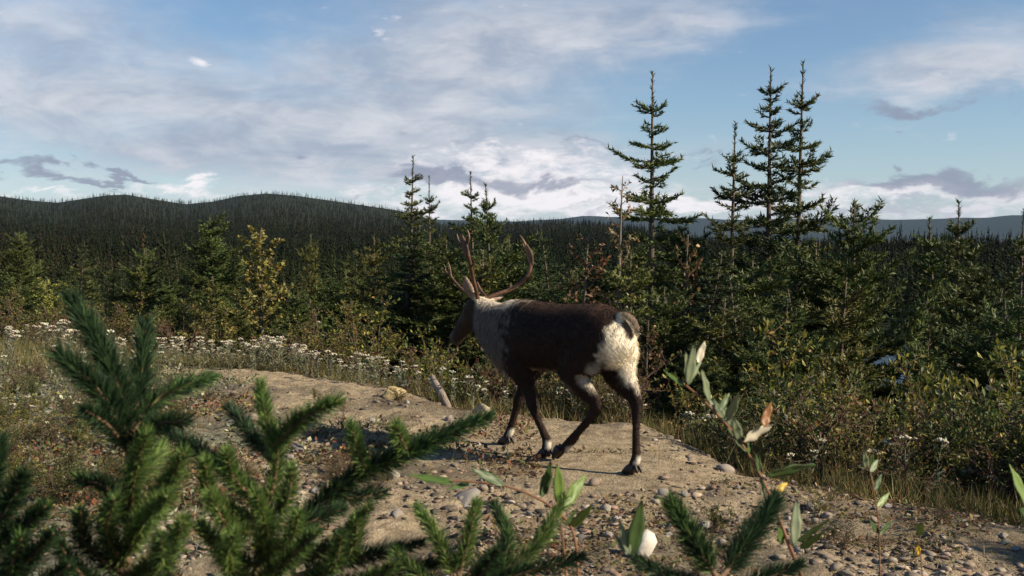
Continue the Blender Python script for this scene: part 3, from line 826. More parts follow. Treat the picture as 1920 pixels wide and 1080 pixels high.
        m_ = MB(); m_.blades(p - nn * 0.003, D, S, L, np.full(count, width), np.clip(cc, 0, 0.9), np.clip(cc * 1.12, 0, 0.9))
        o = link(name, m_.mesh(name, M_FURSTRAND), body); o['kind'] = 'stuff'
    def body_w(V, N): return np.where(V[:, 2] > .16, 1.0, 0.25)
    def body_l(V):
        x, z = V[:, 0], V[:, 2]
        l = np.full(len(V), 0.026)
        l = np.where(z < .5, 0.014, l); l = np.where((x > .40) & (z > .6), 0.05, l); l = np.where(x > .92, 0.012, l)
        l = np.where((x < -.5) & (z > .6), 0.028, l); l = np.where((x < -.68) & (z > .93), 0.016, l); l = np.where((np.abs(V[:, 1]) > .07) & (z > 1.12) & (x > .8), 0.010, l)
        return l
    strands(52000, body_w, body_l, 'fur', 0.0045, 0.42)
    def mane_w(V, N): return np.where((V[:, 0] > .48) & (V[:, 0] < .90) & (V[:, 2] < .98) & (V[:, 2] > .58) & (N[:, 2] < 0.15) & (np.abs(V[:, 1]) < .16), 1.0, 0.0)
    def mane_l(V): return 0.06 + 0.11 * smooth(-V[:, 2], -.86, -.68)
    strands(5200, mane_w, mane_l, 'mane', 0.006, 0.12)
    # hooves: two toes each
    def hoof(pos, ang, pitch, name='hoof'):
        h = MB()
        for s in (1, -1):
            loft(h, [(-.035, .022 * s, .055), (-.005, .026 * s, .045), (.03, .030 * s, .030), (.065, .026 * s, .014), (.085, .016 * s, .006)],
                 [.024, .027, .026, .019, .007], [.036, .040, .030, .016, .006], 10)
            loft(h, [(-.055, .020 * s, .075), (-.075, .022 * s, .045), (-.085, .022 * s, .022)], [.012, .012, .006], [.012, .012, .006], 8)
        me_ = h.mesh(name, M_HOOF, True)
        cd = me_.color_attributes['Col']; arr = np.tile([0.018, 0.013, 0.011, 1.0], len(me_.vertices)).astype(np.float32); cd.data.foreach_set('color', arr)
        o = link(name, me_, root); o.location = pos; o.rotation_euler = (0, pitch, ang); o.scale = (0.85, 0.85, 0.9)
    hoof((-.705, -.042, .008), 0.0, 0.0); hoof((-.085, .05, .052), 0.0, rad(33)); hoof((.08, .06, .008), 0.0, rad(3)); hoof((.668, -.052, .006), 0.0, rad(-4))
    # antlers
    def antler(pts, rads, tines, palm, name='antler'):
        a = MB()
        def spl(p, rr, m=5):
            p = np.asarray(p, float); nn = len(p); t = np.linspace(0, nn - 1, (nn - 1) * m + 1)
            out = []
            for tt in t:
                j = min(int(tt), nn - 2); f = tt - j
                q0, q1, q2, q3 = p[max(j - 1, 0)], p[j], p[j + 1], p[min(j + 2, nn - 1)]
                out.append(0.5 * (2 * q1 + (q2 - q0) * f + (2 * q0 - 5 * q1 + 4 * q2 - q3) * f * f + (3 * q1 - q0 - 3 * q2 + q3) * f ** 3))
            return np.array(out), np.interp(t, np.arange(nn), rr)
        cA = np.array([0.075, 0.036, 0.022]); cB = np.array([0.16, 0.085, 0.050])
        p, rr = spl(pts, np.array(rads) * 0.82); a.tube(p, rr, 9, cA)
        for tp, tr_ in tines:
            p, rr = spl(tp, np.array(tr_) * 0.82); a.tube(p, rr, 8, cA * 0.6 + cB * 0.4)
        for c_, A_, B_ in palm: loft(a, c_, A_, B_, 10)
        me_ = a.mesh(name, M_ANTLER, True)
        nv = len(me_.vertices); cc = np.ones((nv, 4), np.float32)
        vv = np.zeros(nv * 3, np.float32); me_.vertices.foreach_get('co', vv); vv = vv.reshape(-1, 3)
        k = smooth(fbm(vv[:, 0] * 12 + vv[:, 1] * 9, vv[:, 2] * 10, 3), .35, .65)[:, None]
        cc[:, :3] = cA * (1 - k) + cB * k
        me_.color_attributes['Col'].data.foreach_set('color', cc.ravel())
        link(name, me_, root)
    antler([(.905, .045, 1.15), (.86, .09, 1.215), (.775, .185, 1.31), (.70, .275, 1.44), (.69, .315, 1.56), (.735, .325, 1.66)], [.022, .020, .019, .018, .018, .008],
           [([(.90, .055, 1.165), (1.00, .085, 1.20), (1.10, .115, 1.28), (1.17, .13, 1.36)], [.016, .015, .013, .010]),
            ([(1.16, .13, 1.345), (1.20, .14, 1.37), (1.195, .145, 1.41)], [.010, .008, .004]),
            ([(1.15, .125, 1.34), (1.15, .135, 1.40), (1.165, .14, 1.44)], [.010, .008, .004]),
            ([(.69, .31, 1.55), (.76, .33, 1.60), (.79, .335, 1.67)], [.014, .012, .005]),
            ([(.695, .315, 1.57), (.66, .315, 1.64), (.675, .32, 1.70)], [.014, .011, .005]),
            ([(.715, .26, 1.41), (.66, .275, 1.44), (.635, .28, 1.465)], [.012, .009, .004])],
           [([(.69, .312, 1.49), (.705, .32, 1.56), (.725, .325, 1.63)], [.010, .010, .006], [.022, .040, .018])])
    antler([(.905, -.045, 1.15), (.86, -.11, 1.185), (.775, -.215, 1.235), (.69, -.295, 1.335), (.668, -.315, 1.46), (.725, -.295, 1.60), (.765, -.28, 1.66)], [.022, .020, .019, .018, .018, .013, .006],
           [([(.905, -.05, 1.165), (1.00, -.07, 1.21), (1.07, -.08, 1.285)], [.015, .013, .006]),
            ([(.70, -.285, 1.32), (.645, -.285, 1.325), (.61, -.28, 1.345)], [.013, .010, .004]),
            ([(.67, -.315, 1.47), (.72, -.32, 1.52), (.765, -.31, 1.59)], [.014, .011, .005])],
           [([(.662, -.318, 1.42), (.68, -.312, 1.50), (.715, -.30, 1.58)], [.010, .010, .007], [.020, .038, .020])])
    # eyes
    for s in (1, -1):
        e = MB(); loft(e, [(1.01, .078 * s, 1.055), (1.02, .082 * s, 1.048), (1.03, .078 * s, 1.04)], [.006, .010, .006], [.010, .014, .010], 10)
        me_ = e.mesh('eye', M_HOOF, True)
        me_.color_attributes['Col'].data.foreach_set('color', np.tile([0.01, 0.008, 0.007, 1.0], len(me_.vertices)).astype(np.float32))
        link('eye', me_, root)
build_caribou()

# ------------------------------------------------------------------ broad-leaved shrubs and small trees
def leafy(seed, h, w, nstem, nleaf, leaf, pal, wts, conic=False, bark=(0.10, 0.07, 0.05), droop=0.3, aspect=0.42):
    r = np.random.default_rng(seed)
    st = MB(); fo = MB()
    tips = []
    def limb(p, d, L, rad0, depth):
        n = 5; pts = [p]
        for k in range(n - 1):
            d = nrm(d + r.normal(0, 0.13, 3) + np.array([0, 0, 0.06])); pts.append(pts[-1] + d * L / (n - 1))
        pts = np.array(pts); st.tube(pts, np.linspace(rad0, rad0 * 0.35, n), 5 if depth == 0 else 4, bark)
        for k in range(n - 1): tips.append((pts[k], pts[k + 1], depth))
        if depth < 2:
            for k in range(int(r.integers(4, 7)) if depth == 0 else int(r.integers(2, 4))):
                t = r.uniform(0.25, 1.0); i = min(int(t * (n - 1)), n - 2)
                q = pts[i] + (pts[i + 1] - pts[i]) * (t * (n - 1) - i)
                o = nrm(d * 0.6 + rdir(1, r)[0] * 0.9 + np.array([0, 0, 0.25]))
                limb(q, o, L * r.uniform(0.30, 0.55) * (1.1 - 0.5 * t if conic else 1), rad0 * 0.5, depth + 1)
    if conic:
        n = 8; pts = np.array([[0.02 * math.sin(k), 0.02 * math.cos(k * 1.3), -0.3 + (h + 0.3) * k / (n - 1)] for k in range(n)])
        st.tube(pts, np.linspace(0.02 * h, 0.004, n), 6, (0.13, 0.11, 0.09))
        for k in range(34):
            z = h * (0.10 + 0.86 * (k + r.random()) / 34)
            a = k * 2.4 + r.normal(0, 0.3); L = w * (1.05 - z / h) ** 0.75 * r.uniform(0.6, 1.1)
            limb(np.array([0, 0, z]), nrm(np.array([math.cos(a), math.sin(a), 0.75])), L + 0.08, 0.006, 1)
    else:
        for k in range(nstem):
            a = r.uniform(0, 6.28); lean = r.uniform(0.05, 0.9) * w / h
            limb(np.array([r.normal(0, 0.05 * w), r.normal(0, 0.05 * w), -0.08]), nrm(np.array([math.cos(a) * lean, math.sin(a) * lean, 1.0])), h * r.uniform(0.65, 1.05), 0.011, 0)
    A = np.array([t[0] for t in tips]); B = np.array([t[1] for t in tips]); dp = np.array([t[2] for t in tips])
    pw = np.where(dp == 0, 0.35, 1.0) * np.linalg.norm(B - A, axis=1)
    ix = r.choice(len(A), nleaf, p=pw / pw.sum())
    p = A[ix] + (B - A)[ix] * r.random((nleaf, 1))
    ok = p[:, 2] > 0.10 * h
    p = p[ok]; ix = ix[ok]; m = len(p)
    D = nrm(nrm((B - A)[ix]) * 0.6 + rdir(m, r) * 0.9 + np.array([[0, 0, 0.15 - droop * 0.5]]))
    S = nrm(np.cross(D, rdir(m, r) + np.array([[0, 0, 0.8]])))
    L = leaf * r.uniform(0.6, 1.3, m)
    ci = r.choice(len(pal), m, p=np.array(wts) / sum(wts))
    C = np.array(pal)[ci] * np.exp(r.normal(0, 0.22, (m, 1)))
    up_ = np.cross(S, D) * (L * 0.10)[:, None]
    fo.diamonds(p, D, S, L, L * aspect * r.uniform(0.8, 1.2, m), np.clip(C, 0, 0.8), 0.45, up_)
    return st.mesh('stem', M_BARK, True), fo.mesh('foliage', M_LEAF)

LG = (0.078, 0.105, 0.022); LY = (0.20, 0.175, 0.032); LO = (0.30, 0.16, 0.035); LR = (0.17, 0.060, 0.025); LB = (0.13, 0.080, 0.040); LP = (0.34, 0.32, 0.20); LD = (0.040, 0.060, 0.016)
SHRUBS = {
    'green': leafy(31, 1.0, 0.75, 8, 1400, 0.054, [LG, LY, LD, LP], [6, 2.2, 5, 0.2]),
    'yellow': leafy(32, 1.0, 0.70, 8, 1400, 0.050, [LG, LY, LO, LD], [4, 6, 0.5, 1.2]),
    'rusty': leafy(33, 0.8, 0.65, 9, 1000, 0.040, [LB, LR, LG, LY], [5, 3, 3, 1.2]),
    'willow': leafy(34, 1.1, 0.6, 9, 1100, 0.070, [LG, LD, LP, LY], [6, 3, 0.8, 1.5], aspect=0.26),
    'brown': leafy(35, 0.7, 0.6, 10, 900, 0.035, [LB, LG, LD, LR], [5, 4, 3, 1]),
}
SH_H = {'green': 1.0, 'yellow': 1.0, 'rusty': 0.8, 'willow': 1.1, 'brown': 0.7}
SH_WORD = {'green': 'green leafy', 'yellow': 'yellow-green leafy', 'rusty': 'rusty brown', 'willow': 'narrow-leaved willow', 'brown': 'brownish small-leaved'}
LAND_R = [(1300, 'lone tall fir'), (1405, 'shorter open fir'), (1475, 'dark clubbed spruce'), (1560, 'spike-topped spire'), (1680, 'bushy blunt-topped fir'), (1830, 'slim twin spruces'), (9999, 'long-leadered fir')]
LAND_C = [(820, 'broken log'), (910, 'caribou head'), (1000, 'caribou forelegs'), (1110, 'caribou belly'), (9999, 'caribou rump')]
LAND_L = [(110, 'low yellow birch'), (240, 'thin yellowish fir'), (330, 'olive spruce'), (445, 'feathery olive fir'), (560, 'golden birch'), (660, 'low wide fir'), (9999, 'dense dark spruce')]
def place_shrub(kind, px, s_, x, y, H, land, zone, r, wide=1.0):
    z = gz(x, y)
    s = H / SH_H[kind]
    mark = next(n for lim, n in land if px < lim)
    size = 'low' if H < 0.5 else ('knee-high' if H < 0.8 else ('waist-high' if H < 1.2 else 'tall'))
    row = 'at the very edge of the mound' if s_ < 0.9 else ('just down the slope' if s_ < 2.4 else 'well down the slope')
    lab = f'{size} {SH_WORD[kind]} shrub {row}, by the {mark}'
    o = link('shrub', None, None, lab, 'shrub', f'shrubs {zone}', loc=(x, y, z))
    o.rotation_euler = (0, 0, r.uniform(0, 6.28)); q = r.uniform(0.9, 1.25) * wide
    o.scale = (s * q, s * q, s)
    t, c = SHRUBS[kind]
    link('stem', t, o); link('foliage', c, o)
def crest_at(phi): return float(np.interp(phi, CR_A, CR_R))
rs_ = random.Random(4)
KW = {'bushy_fir': 'bushy fir', 'olive_fir': 'olive fir', 'thin_spruce': 'slim spruce', 'thick_spruce': 'dark spruce'}
# young regrowth between the thicket and the forest
for k in range(95):
    px = rs_.uniform(-120, 1010) if k < 70 else rs_.uniform(1000, 1950)
    rho = rs_.uniform(21, 64); phi = math.atan((px - 960) / F)
    if 1600 < px < 1730: continue
    x, y = rho * math.sin(phi), rho * math.cos(phi)
    kd = rs_.choice(['bushy_fir', 'olive_fir', 'thin_spruce', 'thick_spruce', 'bushy_fir'])
    h = rs_.uniform(1.6, 3.6)
    if px > 1000: h *= 1.3
    s_ = h / KH[kd]
    o = link('fir_tree', None, None, f"{'small' if h < 2.2 else ('mid-sized' if h < 3.2 else 'tall')} {KW[kd]} in the regrowth {'close' if rho < 34 else ('some way' if rho < 50 else 'far')} behind the {next(n for lim, n in (LAND_L if px < 735 else LAND_C if px < 1010 else LAND_R) if px < lim)}", 'tree', 'regrowth conifers', loc=(x, y, gz(x, y)))
    o.scale = (s_ * 1.15, s_ * 1.15, s_); o.rotation_euler = (0, 0, rs_.uniform(0, 6.28))
    link('trunk', KINDS[kd][0], o); link('crown', KINDS[kd][1], o)
# bank below the right-hand edge of the mound
for k in range(66):
    px = rs_.uniform(1205, 2010)
    phi = math.atan((px - 960) / F)
    s = 0.25 + 5.0 * rs_.random() ** 1.2
    rho = crest_at(phi) + s
    x, y = rho * math.sin(phi), rho * math.cos(phi)
    tgt = rs_.uniform(690, 805) + (30 if px < 1330 else 0) + (45 if 1600 < px < 1740 else 0) + (1.0 - min(s, 1.5) / 1.5) * 60
    H = P(px, tgt, y).z - gz(x, y)
    H = min(max(H, 0.30), 2.2)
    kind = rs_.choices(['green', 'yellow', 'rusty', 'willow', 'brown'], [6, 6, 1.2 if px > 1250 else 5, 2.2, 1.2])[0]
    place_shrub(kind, px, s, x, y, H, LAND_R, 'on the bank under the tall firs', rs_, 0.85 if H > 1.2 else 1.1)
# brush behind the caribou
for k in range(34):
    px = rs_.uniform(735, 1215)
    phi = math.atan((px - 960) / F)
    s = 0.05 + 2.6 * rs_.random()
    rho = crest_at(phi) + s
    x, y = rho * math.sin(phi), rho * math.cos(phi)
    tgt = rs_.uniform(640, 715) + max(0, 0.7 - s) * 50
    H = min(max(P(px, tgt, y).z - gz(x, y), 0.28), 1.5)
    place_shrub(rs_.choices(['green', 'yellow', 'rusty', 'brown'], [2.5, 2, 3, 4])[0], px, s, x, y, H, LAND_C, 'behind the caribou', rs_)
# brush behind the white flowers
for k in range(58):
    px = rs_.uniform(-70, 735)
    phi = math.atan((px - 960) / F)
    s = 0.8 + 5.5 * rs_.random()
    rho = crest_at(phi) + s
    x, y = rho * math.sin(phi), rho * math.cos(phi)
    tgt = rs_.uniform(560, 650) if px < 420 else rs_.uniform(590, 660)
    H = min(max(P(px, tgt, y).z - gz(x, y), 0.35), 1.6)
    place_shrub(rs_.choices(['green', 'yellow', 'rusty', 'willow', 'brown'], [4, 5, 2.5, 1, 3])[0], px, s, x, y, H, LAND_L, 'behind the white flower bank', rs_, 1.15)

# low weeds on the open ground
for k in range(120):
    if k < 78: px, py = rs_.uniform(-30, 330), rs_.uniform(690, 960)
    elif k < 104: px, py = rs_.uniform(380, 800), rs_.uniform(740, 930)
    else: px, py = rs_.uniform(1230, 1900), rs_.uniform(860, 1020)
    p = Vector(((px - 960) / F * (CAMZ * F / (py - 450)), CAMZ * F / (py - 450), 0))
    if math.hypot(p.x, p.y) > crest_at(math.atan2(p.x, p.y)) - 0.1: continue
    kd = rs_.choices(['brown', 'rusty', 'yellow', 'green', 'willow'], [3, 3 if px > 340 else 1, 2, 2.5, 0.5])[0]
    H = rs_.uniform(0.10, 0.26) if px < 340 else rs_.uniform(0.07, 0.17)
    mark = 'the leaning spruce leader' if px < 340 else ('the long spruce branch' if px < 900 else 'the willow stem')
    o = link('weed', None, None, f'{"tiny" if H < 0.13 else "small"} {SH_WORD[kd].replace(" leafy", "")} weed on open ground behind {mark}', 'weed', 'weeds on the open ground', loc=(p.x, p.y, gz(p.x, p.y)))
    sc_ = H / SH_H[kd]; o.scale = (sc_ * 1.5, sc_ * 1.5, sc_); o.rotation_euler = (0, 0, rs_.uniform(0, 6.28))
    link('stem', SHRUBS[kd][0], o); link('foliage', SHRUBS[kd][1], o)

def place_birch(mesh, h0, name, label, px, pytop, d, wide=1.0, cat='tree'):
    top = P(px, pytop, d); zb = gz(top.x, top.y); s = (top.z - zb) / h0
    o = link(name, None, None, label, cat, None, loc=(top.x, top.y, zb)); o.scale = (s * wide, s * wide, s)
    link('trunk', mesh[0], o); link('crown', mesh[1], o)
GOLD = leafy(41, 2.2, 0.68, 0, 3200, 0.062, [(0.27, 0.245, 0.06), (0.16, 0.175, 0.045), (0.34, 0.23, 0.05), (0.36, 0.34, 0.16)], [5, 5, 1.2, 1], True, aspect=0.6)
TAN = leafy(42, 3.4, 0.50, 0, 1100, 0.050, [(0.26, 0.17, 0.10), (0.30, 0.13, 0.06), (0.16, 0.14, 0.05), (0.36, 0.30, 0.22)], [4, 3, 3, 1], True, aspect=0.5)
RUST = leafy(43, 2.4, 0.60, 0, 1300, 0.050, [(0.17, 0.075, 0.035), (0.12, 0.075, 0.035), (0.07, 0.075, 0.02), (0.26, 0.14, 0.07)], [5, 4, 3, 1], True, aspect=0.5)
place_birch(GOLD, 2.2, 'birch_tree', 'small golden-leaved birch standing above the white flowers', 488, 432, 16.6, 1.3)
place_birch(TAN, 3.4, 'birch_tree', 'thin tan-leaved birch growing against the lone tall fir', 1165, 330, 14.9, 1.0)
place_birch(RUST, 2.4, 'birch_tree', 'rust-brown bushy birch behind the caribou hips', 1100, 440, 15.2, 1.2)
place_birch(RUST, 2.4, 'birch_tree', 'rust-brown birch low beside the rump, under the lone tall fir', 1215, 600, 11.2, 0.9)
place_birch(GOLD, 2.2, 'birch_tree', 'low yellow birch at the open end of the flower bank', 85, 525, 19.5, 1.5)
place_birch(RUST, 2.4, 'birch_tree', 'reddish birch seen beneath the tall fir spike, beside its trunk', 1288, 440, 14.6, 0.7)

# ------------------------------------------------------------------ white everlasting flowers
def everlasting(seed):
    r = np.random.default_rng(seed)
    st = MB(); hd = MB()
    h = 0.42
    pts = np.array([[0.02 * math.sin(t * 3 + seed), 0.02 * math.cos(t * 2 + seed) - 0.02, h * t - 0.03] for t in np.linspace(0, 1, 6)])
    st.tube(pts, np.linspace(0.004, 0.003, 6), 4, (0.16, 0.16, 0.10))
    m = 26; t = r.uniform(0.1, 0.95, m); i = (t * 5).astype(int); f = (t * 5 - i)[:, None]
    p = pts[i] * (1 - f) + pts[np.minimum(i + 1, 5)] * f
    D = nrm(rdir(m, r) * np.array([[1, 1, 0.3]]) + np.array([[0, 0, 0.5]])); S = nrm(np.cross(D, rdir(m, r)))
    L = r.uniform(0.05, 0.09, m)
    st.diamonds(p, D, S, L, L * 0.20, jitter((0.19, 0.19, 0.12), m, 0.25, r), 0.4)
    for k in range(16):
        a = r.uniform(0, 6.28); q = 0.045 * math.sqrt(r.random()); c = pts[-1] + np.array([q * math.cos(a), q * math.sin(a), 0.022 + r.uniform(-0.006, 0.010) - q * 0.25])
        ra = r.uniform(0.010, 0.015)
        oc = np.array([[1, 0, 0], [0, 1, 0], [-1, 0, 0], [0, -1, 0], [0, 0, 0.7], [0, 0, -0.8]]) * ra + c
        hd.add(oc, [[0, 1, 4], [1, 2, 4], [2, 3, 4], [3, 0, 4], [1, 0, 5], [2, 1, 5], [3, 2, 5], [0, 3, 5]], None, jitter((0.50, 0.46, 0.35), 1, 0.25, r))
    return st.mesh('stem', M_LEAF), hd.mesh('flower_head', M_PETAL)
EVER = [everlasting(k) for k in range(5)]
def flower(x, y, H, label, group):
    k = rs_.randrange(5)
    o = link('everlasting_flower', None, None, label, 'flower', group, loc=(x, y, gz(x, y)))
    o.rotation_euler = (rs_.gauss(0, 0.10), rs_.gauss(0, 0.10), rs_.uniform(0, 6.28)); s = H / 0.42
    w = s * rs_.uniform(0.9, 1.3)
    o.scale = (w, w, s)
    link('stem', EVER[k][0], o); link('flower_head', EVER[k][1], o)
def flower_patch(n, x0, x1, s0, s1, h0, h1, label, group, top=None):
    for k in range(n):
        px = rs_.uniform(x0, x1); phi = math.atan((px - 960) / F)
        rho = crest_at(phi) + rs_.uniform(s0, s1)
        flower(rho * math.sin(phi), rho * math.cos(phi), (top(px) if top else 1.0) * rs_.uniform(h0, h1), label, group)
flower_patch(46, 484, 592, -0.35, 0.8, 0.34, 0.46, 'white everlasting flower in the dense clump below the golden birch', 'flowers in the dense white clump', lambda px: 1.05 - 0.35 * max(0, (px - 540) / 55))
flower_patch(62, 300, 490, -1.0, 1.2, 0.22, 0.42, 'white everlasting flower on the crest beside the dense clump', 'flowers along the sandy crest')
flower_patch(50, 595, 770, -0.8, 0.9, 0.20, 0.36, 'white everlasting flower under the dense dark spruce', 'flowers under the dark spruce')
flower_patch(64, -60, 300, -4.2, 0.8, 0.26, 0.52, 'white everlasting flower on the weedy bank behind the leaning spruce leader', 'flowers on the weedy bank')
flower_patch(40, 770, 1210, 0.0, 0.9, 0.24, 0.40, 'white everlasting flower in the brush behind the caribou legs', 'flowers behind the caribou')
flower_patch(34, 1230, 1900, 0.2, 2.6, 0.30, 0.55, 'pale seed-headed flower on the bank under the tall firs', 'flowers on the fir bank')

for k in range(46):
    py = rs_.uniform(690, 860); px = rs_.uniform(-20, 290); d_ = CAMZ * F / (py - 450)
    flower((px - 960) / F * d_, d_, rs_.uniform(0.10, 0.24), 'short pale flower in the lichen in front of the weedy bank', 'flowers in the lichen')

# ------------------------------------------------------------------ ground cover: grass, litter, pebbles
def scatter_xy(n, r, x0=-5, x1=2000):
    px = r.uniform(x0, x1, n); phi = np.arctan((px - 960) / F)
    return px, phi
def build_grass():
    r = np.random.default_rng(8); m = MB()
    def tuft_field(n, px0, px1, s0, s1, h, cols, wts, mask=None, k=9, width=0.006):
        px = r.uniform(px0, px1, n); phi = np.arctan((px - 960) / F)
        rho = np.interp(phi, CR_A, CR_R) + r.uniform(s0, s1, n)
        x = rho * np.sin(phi); y = rho * np.cos(phi)
        if mask is not None:
            ok = mask(x, y); x, y = x[ok], y[ok]
        n = len(x)
        x = np.repeat(x, k) + r.normal(0, 0.05, n * k); y = np.repeat(y, k) + r.normal(0, 0.05, n * k)
        z = ground(x, y) - 0.01
        N = n * k
        D = nrm(np.stack([r.normal(0, 0.35, N), r.normal(0, 0.35, N), np.ones(N)], -1)); S = nrm(np.cross(D, rdir(N, r)))
        ci = r.choice(len(cols), N, p=np.array(wts) / sum(wts))
        C = np.array(cols)[ci] * np.exp(r.normal(0, 0.25, (N, 1)))
        m.blades(np.stack([x, y, z], -1), D, S, h * r.uniform(0.4, 1.3, N), np.full(N, width), C)
    dry = [(0.30, 0.24, 0.11), (0.16, 0.14, 0.05), (0.09, 0.11, 0.03), (0.14, 0.07, 0.035)]
    tuft_field(900, 300, 1200, -0.25, 1.6, 0.20, dry, [3, 3, 3, 2])
    tuft_field(1300, 1200, 2000, -0.15, 2.5, 0.22, dry, [1.5, 3, 4, 3])
    tuft_field(1100, -80, 290, -3.2, 2.5, 0.22, dry, [2, 3, 4, 2])
    tuft_field(500, 270, 500, -0.3, 2.5, 0.22, dry, [2, 3, 4, 2])
    tuft_field(260, -60, 420, -9, -3, 0.10, dry, [2, 3, 3, 3], lambda x, y: fbm(x * 1.2, y * 1.2) > 0.5)
    tuft_field(120, 420, 1900, -4, -0.4, 0.07, dry, [4, 3, 2, 3], lambda x, y: fbm(x * 1.7 + 9, y * 1.7) > 0.56)
    link('grass', m.mesh('grass', M_LEAF), kind='stuff', label='dry grass and weeds along the edges of the mound', cat='grass')
build_grass()
def build_litter():
    r = np.random.default_rng(9); m = MB()
    def field(n, x0, x1, y0, y1, cols, wts, size, mask, up_=0.5, lift=0.05):
        x = r.uniform(x0, x1, n); y = r.uniform(y0, y1, n)
        ok = mask(x, y); x, y = x[ok], y[ok]; N = len(x)
        z = ground(x, y) + r.random(N) ** 2 * lift
        D = nrm(np.stack([r.normal(0, 1, N), r.normal(0, 1, N), r.normal(up_, 0.4, N)], -1)); S = nrm(np.cross(D, rdir(N, r) * 0.6 + np.array([[0, 0, 1.0]])))
        ci = r.choice(len(cols), N, p=np.array(wts) / sum(wts))
        C = np.array(cols)[ci] * np.exp(r.normal(0, 0.25, (N, 1)))
        L = size * r.uniform(0.5, 1.5, N)
        m.diamonds(np.stack([x, y, z], -1), D, S, L, L * r.uniform(0.35, 0.8, N), C, 0.5)
    lich = [(0.34, 0.34, 0.24), (0.20, 0.22, 0.13), (0.11, 0.12, 0.05), (0.12, 0.07, 0.04), (0.06, 0.05, 0.03), (0.24, 0.20, 0.05)]
    lm = lambda x, y: (-1.3 - x + (fbm(x * 0.6 + 30, y * 0.6) - 0.5) * 5 - np.clip(y - 9, 0, 9) * 0.8 > 0) & (fbm(x * 2, y * 2) > 0.40)
    field(62000, -8.5, -0.8, 4.2, 17, lich, [3, 4, 4, 2.5, 3, 1.2], 0.040, lm, 0.5, 0.07)
    red = [(0.16, 0.06, 0.035), (0.09, 0.055, 0.03), (0.20, 0.14, 0.05), (0.10, 0.11, 0.03), (0.30, 0.22, 0.14)]
    rm = lambda x, y: fbm(x * 1.1 + 80, y * 1.1 + 3) > 0.58
    field(26000, -3.6, 0.2, 4.4, 10.5, red, [4, 4, 2, 2, 1], 0.034, rm, 0.7, 0.09)
    field(22000, 0.2, 4.2, 4.4, 8.0, red, [2, 4, 1.5, 2, 1], 0.026, lambda x, y: fbm(x * 1.3 + 20, y * 1.3) > 0.53, 0.5, 0.03)
    link('moss_and_litter', m.mesh('moss_and_litter', M_LEAF), kind='stuff', label='patchy lichen, leaf litter and reddish low plants on the ground', cat='ground cover')
build_litter()

def rock_mesh(seed, n=2):
    r = np.random.default_rng(seed)
    t = (1 + 5 ** 0.5) / 2
    V = nrm(np.array([(-1, t, 0), (1, t, 0), (-1, -t, 0), (1, -t, 0), (0, -1, t), (0, 1, t), (0, -1, -t), (0, 1, -t), (t, 0, -1), (t, 0, 1), (-t, 0, -1), (-t, 0, 1)], float))
    Fc = [(0, 11, 5), (0, 5, 1), (0, 1, 7), (0, 7, 10), (0, 10, 11), (1, 5, 9), (5, 11, 4), (11, 10, 2), (10, 7, 6), (7, 1, 8), (3, 9, 4), (3, 4, 2), (3, 2, 6), (3, 6, 8), (3, 8, 9), (4, 9, 5), (2, 4, 11), (6, 2, 10), (8, 6, 7), (9, 8, 1)]
    for _ in range(n - 1):
        V = list(V); cache = {}; G = []
        def mid(a, b):
            k = (min(a, b), max(a, b))
            if k not in cache: V.append(nrm(np.array(V[a]) + np.array(V[b]))); cache[k] = len(V) - 1
            return cache[k]
        for a, b, c in Fc:
            ab, bc, ca = mid(a, b), mid(b, c), mid(c, a); G += [(a, ab, ca), (b, bc, ab), (c, ca, bc), (ab, bc, ca)]
        Fc = G; V = np.array(V)
    V = np.array(V)
    for _ in range(11):                     # chip flat faces off
        d = rdir(1, r)[0]; k = r.uniform(0.42, 0.75); q = V @ d
        V = V - np.clip(q - k, 0, None)[:, None] * d[None]
    V = V * r.uniform(0.93, 1.07, (len(V), 1)); V = V / np.abs(V[:, 0]).max() * np.array([1.0, 0.8, 0.7])
    return V, np.array(Fc)
ROCKS = []
for k in range(8):
    V, T = rock_mesh(60 + k, 3 if k < 2 else 2)
    c = [(0.36, 0.30, 0.21), (0.36, 0.27, 0.145), (0.24, 0.22, 0.19), (0.33, 0.29, 0.24), (0.40, 0.37, 0.33), (0.15, 0.14, 0.13), (0.30, 0.24, 0.18), (0.62, 0.58, 0.50)][k]
    ROCKS.append(mesh_np('rock', V, [T], np.tile([c], (len(V), 1)), False, (M_STONE,)))
def rock(k, px, py, wpx, label, group=None, rot=None, flat=1.0, sink=0.25):
    p = GP(px, py)
    r = wpx / F * p.y / 2
    o = link('rock', ROCKS[k], None, label, 'rock', group, loc=(p.x, p.y, p.z + r * 0.6 * flat * (1 - 2 * sink)))
    o.scale = (r, r, r * flat); o.rotation_euler = (rs_.gauss(0, 0.2), rs_.gauss(0, 0.2), rs_.uniform(0, 6.28) if rot is None else rot)
rock(0, 906, 787, 46, 'round pale tan rock beside the tip of the long spruce branch', flat=1.3, sink=0.1)
rock(1, 738, 744, 54, 'wedge-shaped yellow rock with a dark hollow side on the sandy crest', rot=0.4, flat=0.75, sink=0.2)
rock(7, 1205, 1040, 48, 'pointed cream rock behind the dark upright leaf', flat=1.5, sink=0.2)
rock(4, 1766, 940, 36, 'small pale rock beside the big grey one under the bank', flat=1.0)
rock(4, 1884, 962, 80, 'largest grey rock at the foot of the bank', flat=1.1)
rock(3, 1362, 884, 40, 'flat buff rock below the willow stem', flat=0.6)
rock(0, 1555, 884, 34, 'pale flat rock against the dark foot of the bank', flat=0.7)
rock(6, 1000, 772, 60, 'flat brown stone in the grass behind the caribou', flat=0.5)
rock(4, 1128, 778, 26, 'small pale stone behind the swinging hind leg', flat=1.0)
rock(2, 872, 940, 84, 'weathered dark boulder half buried under the trailing willow twig', flat=0.7, sink=0.42)
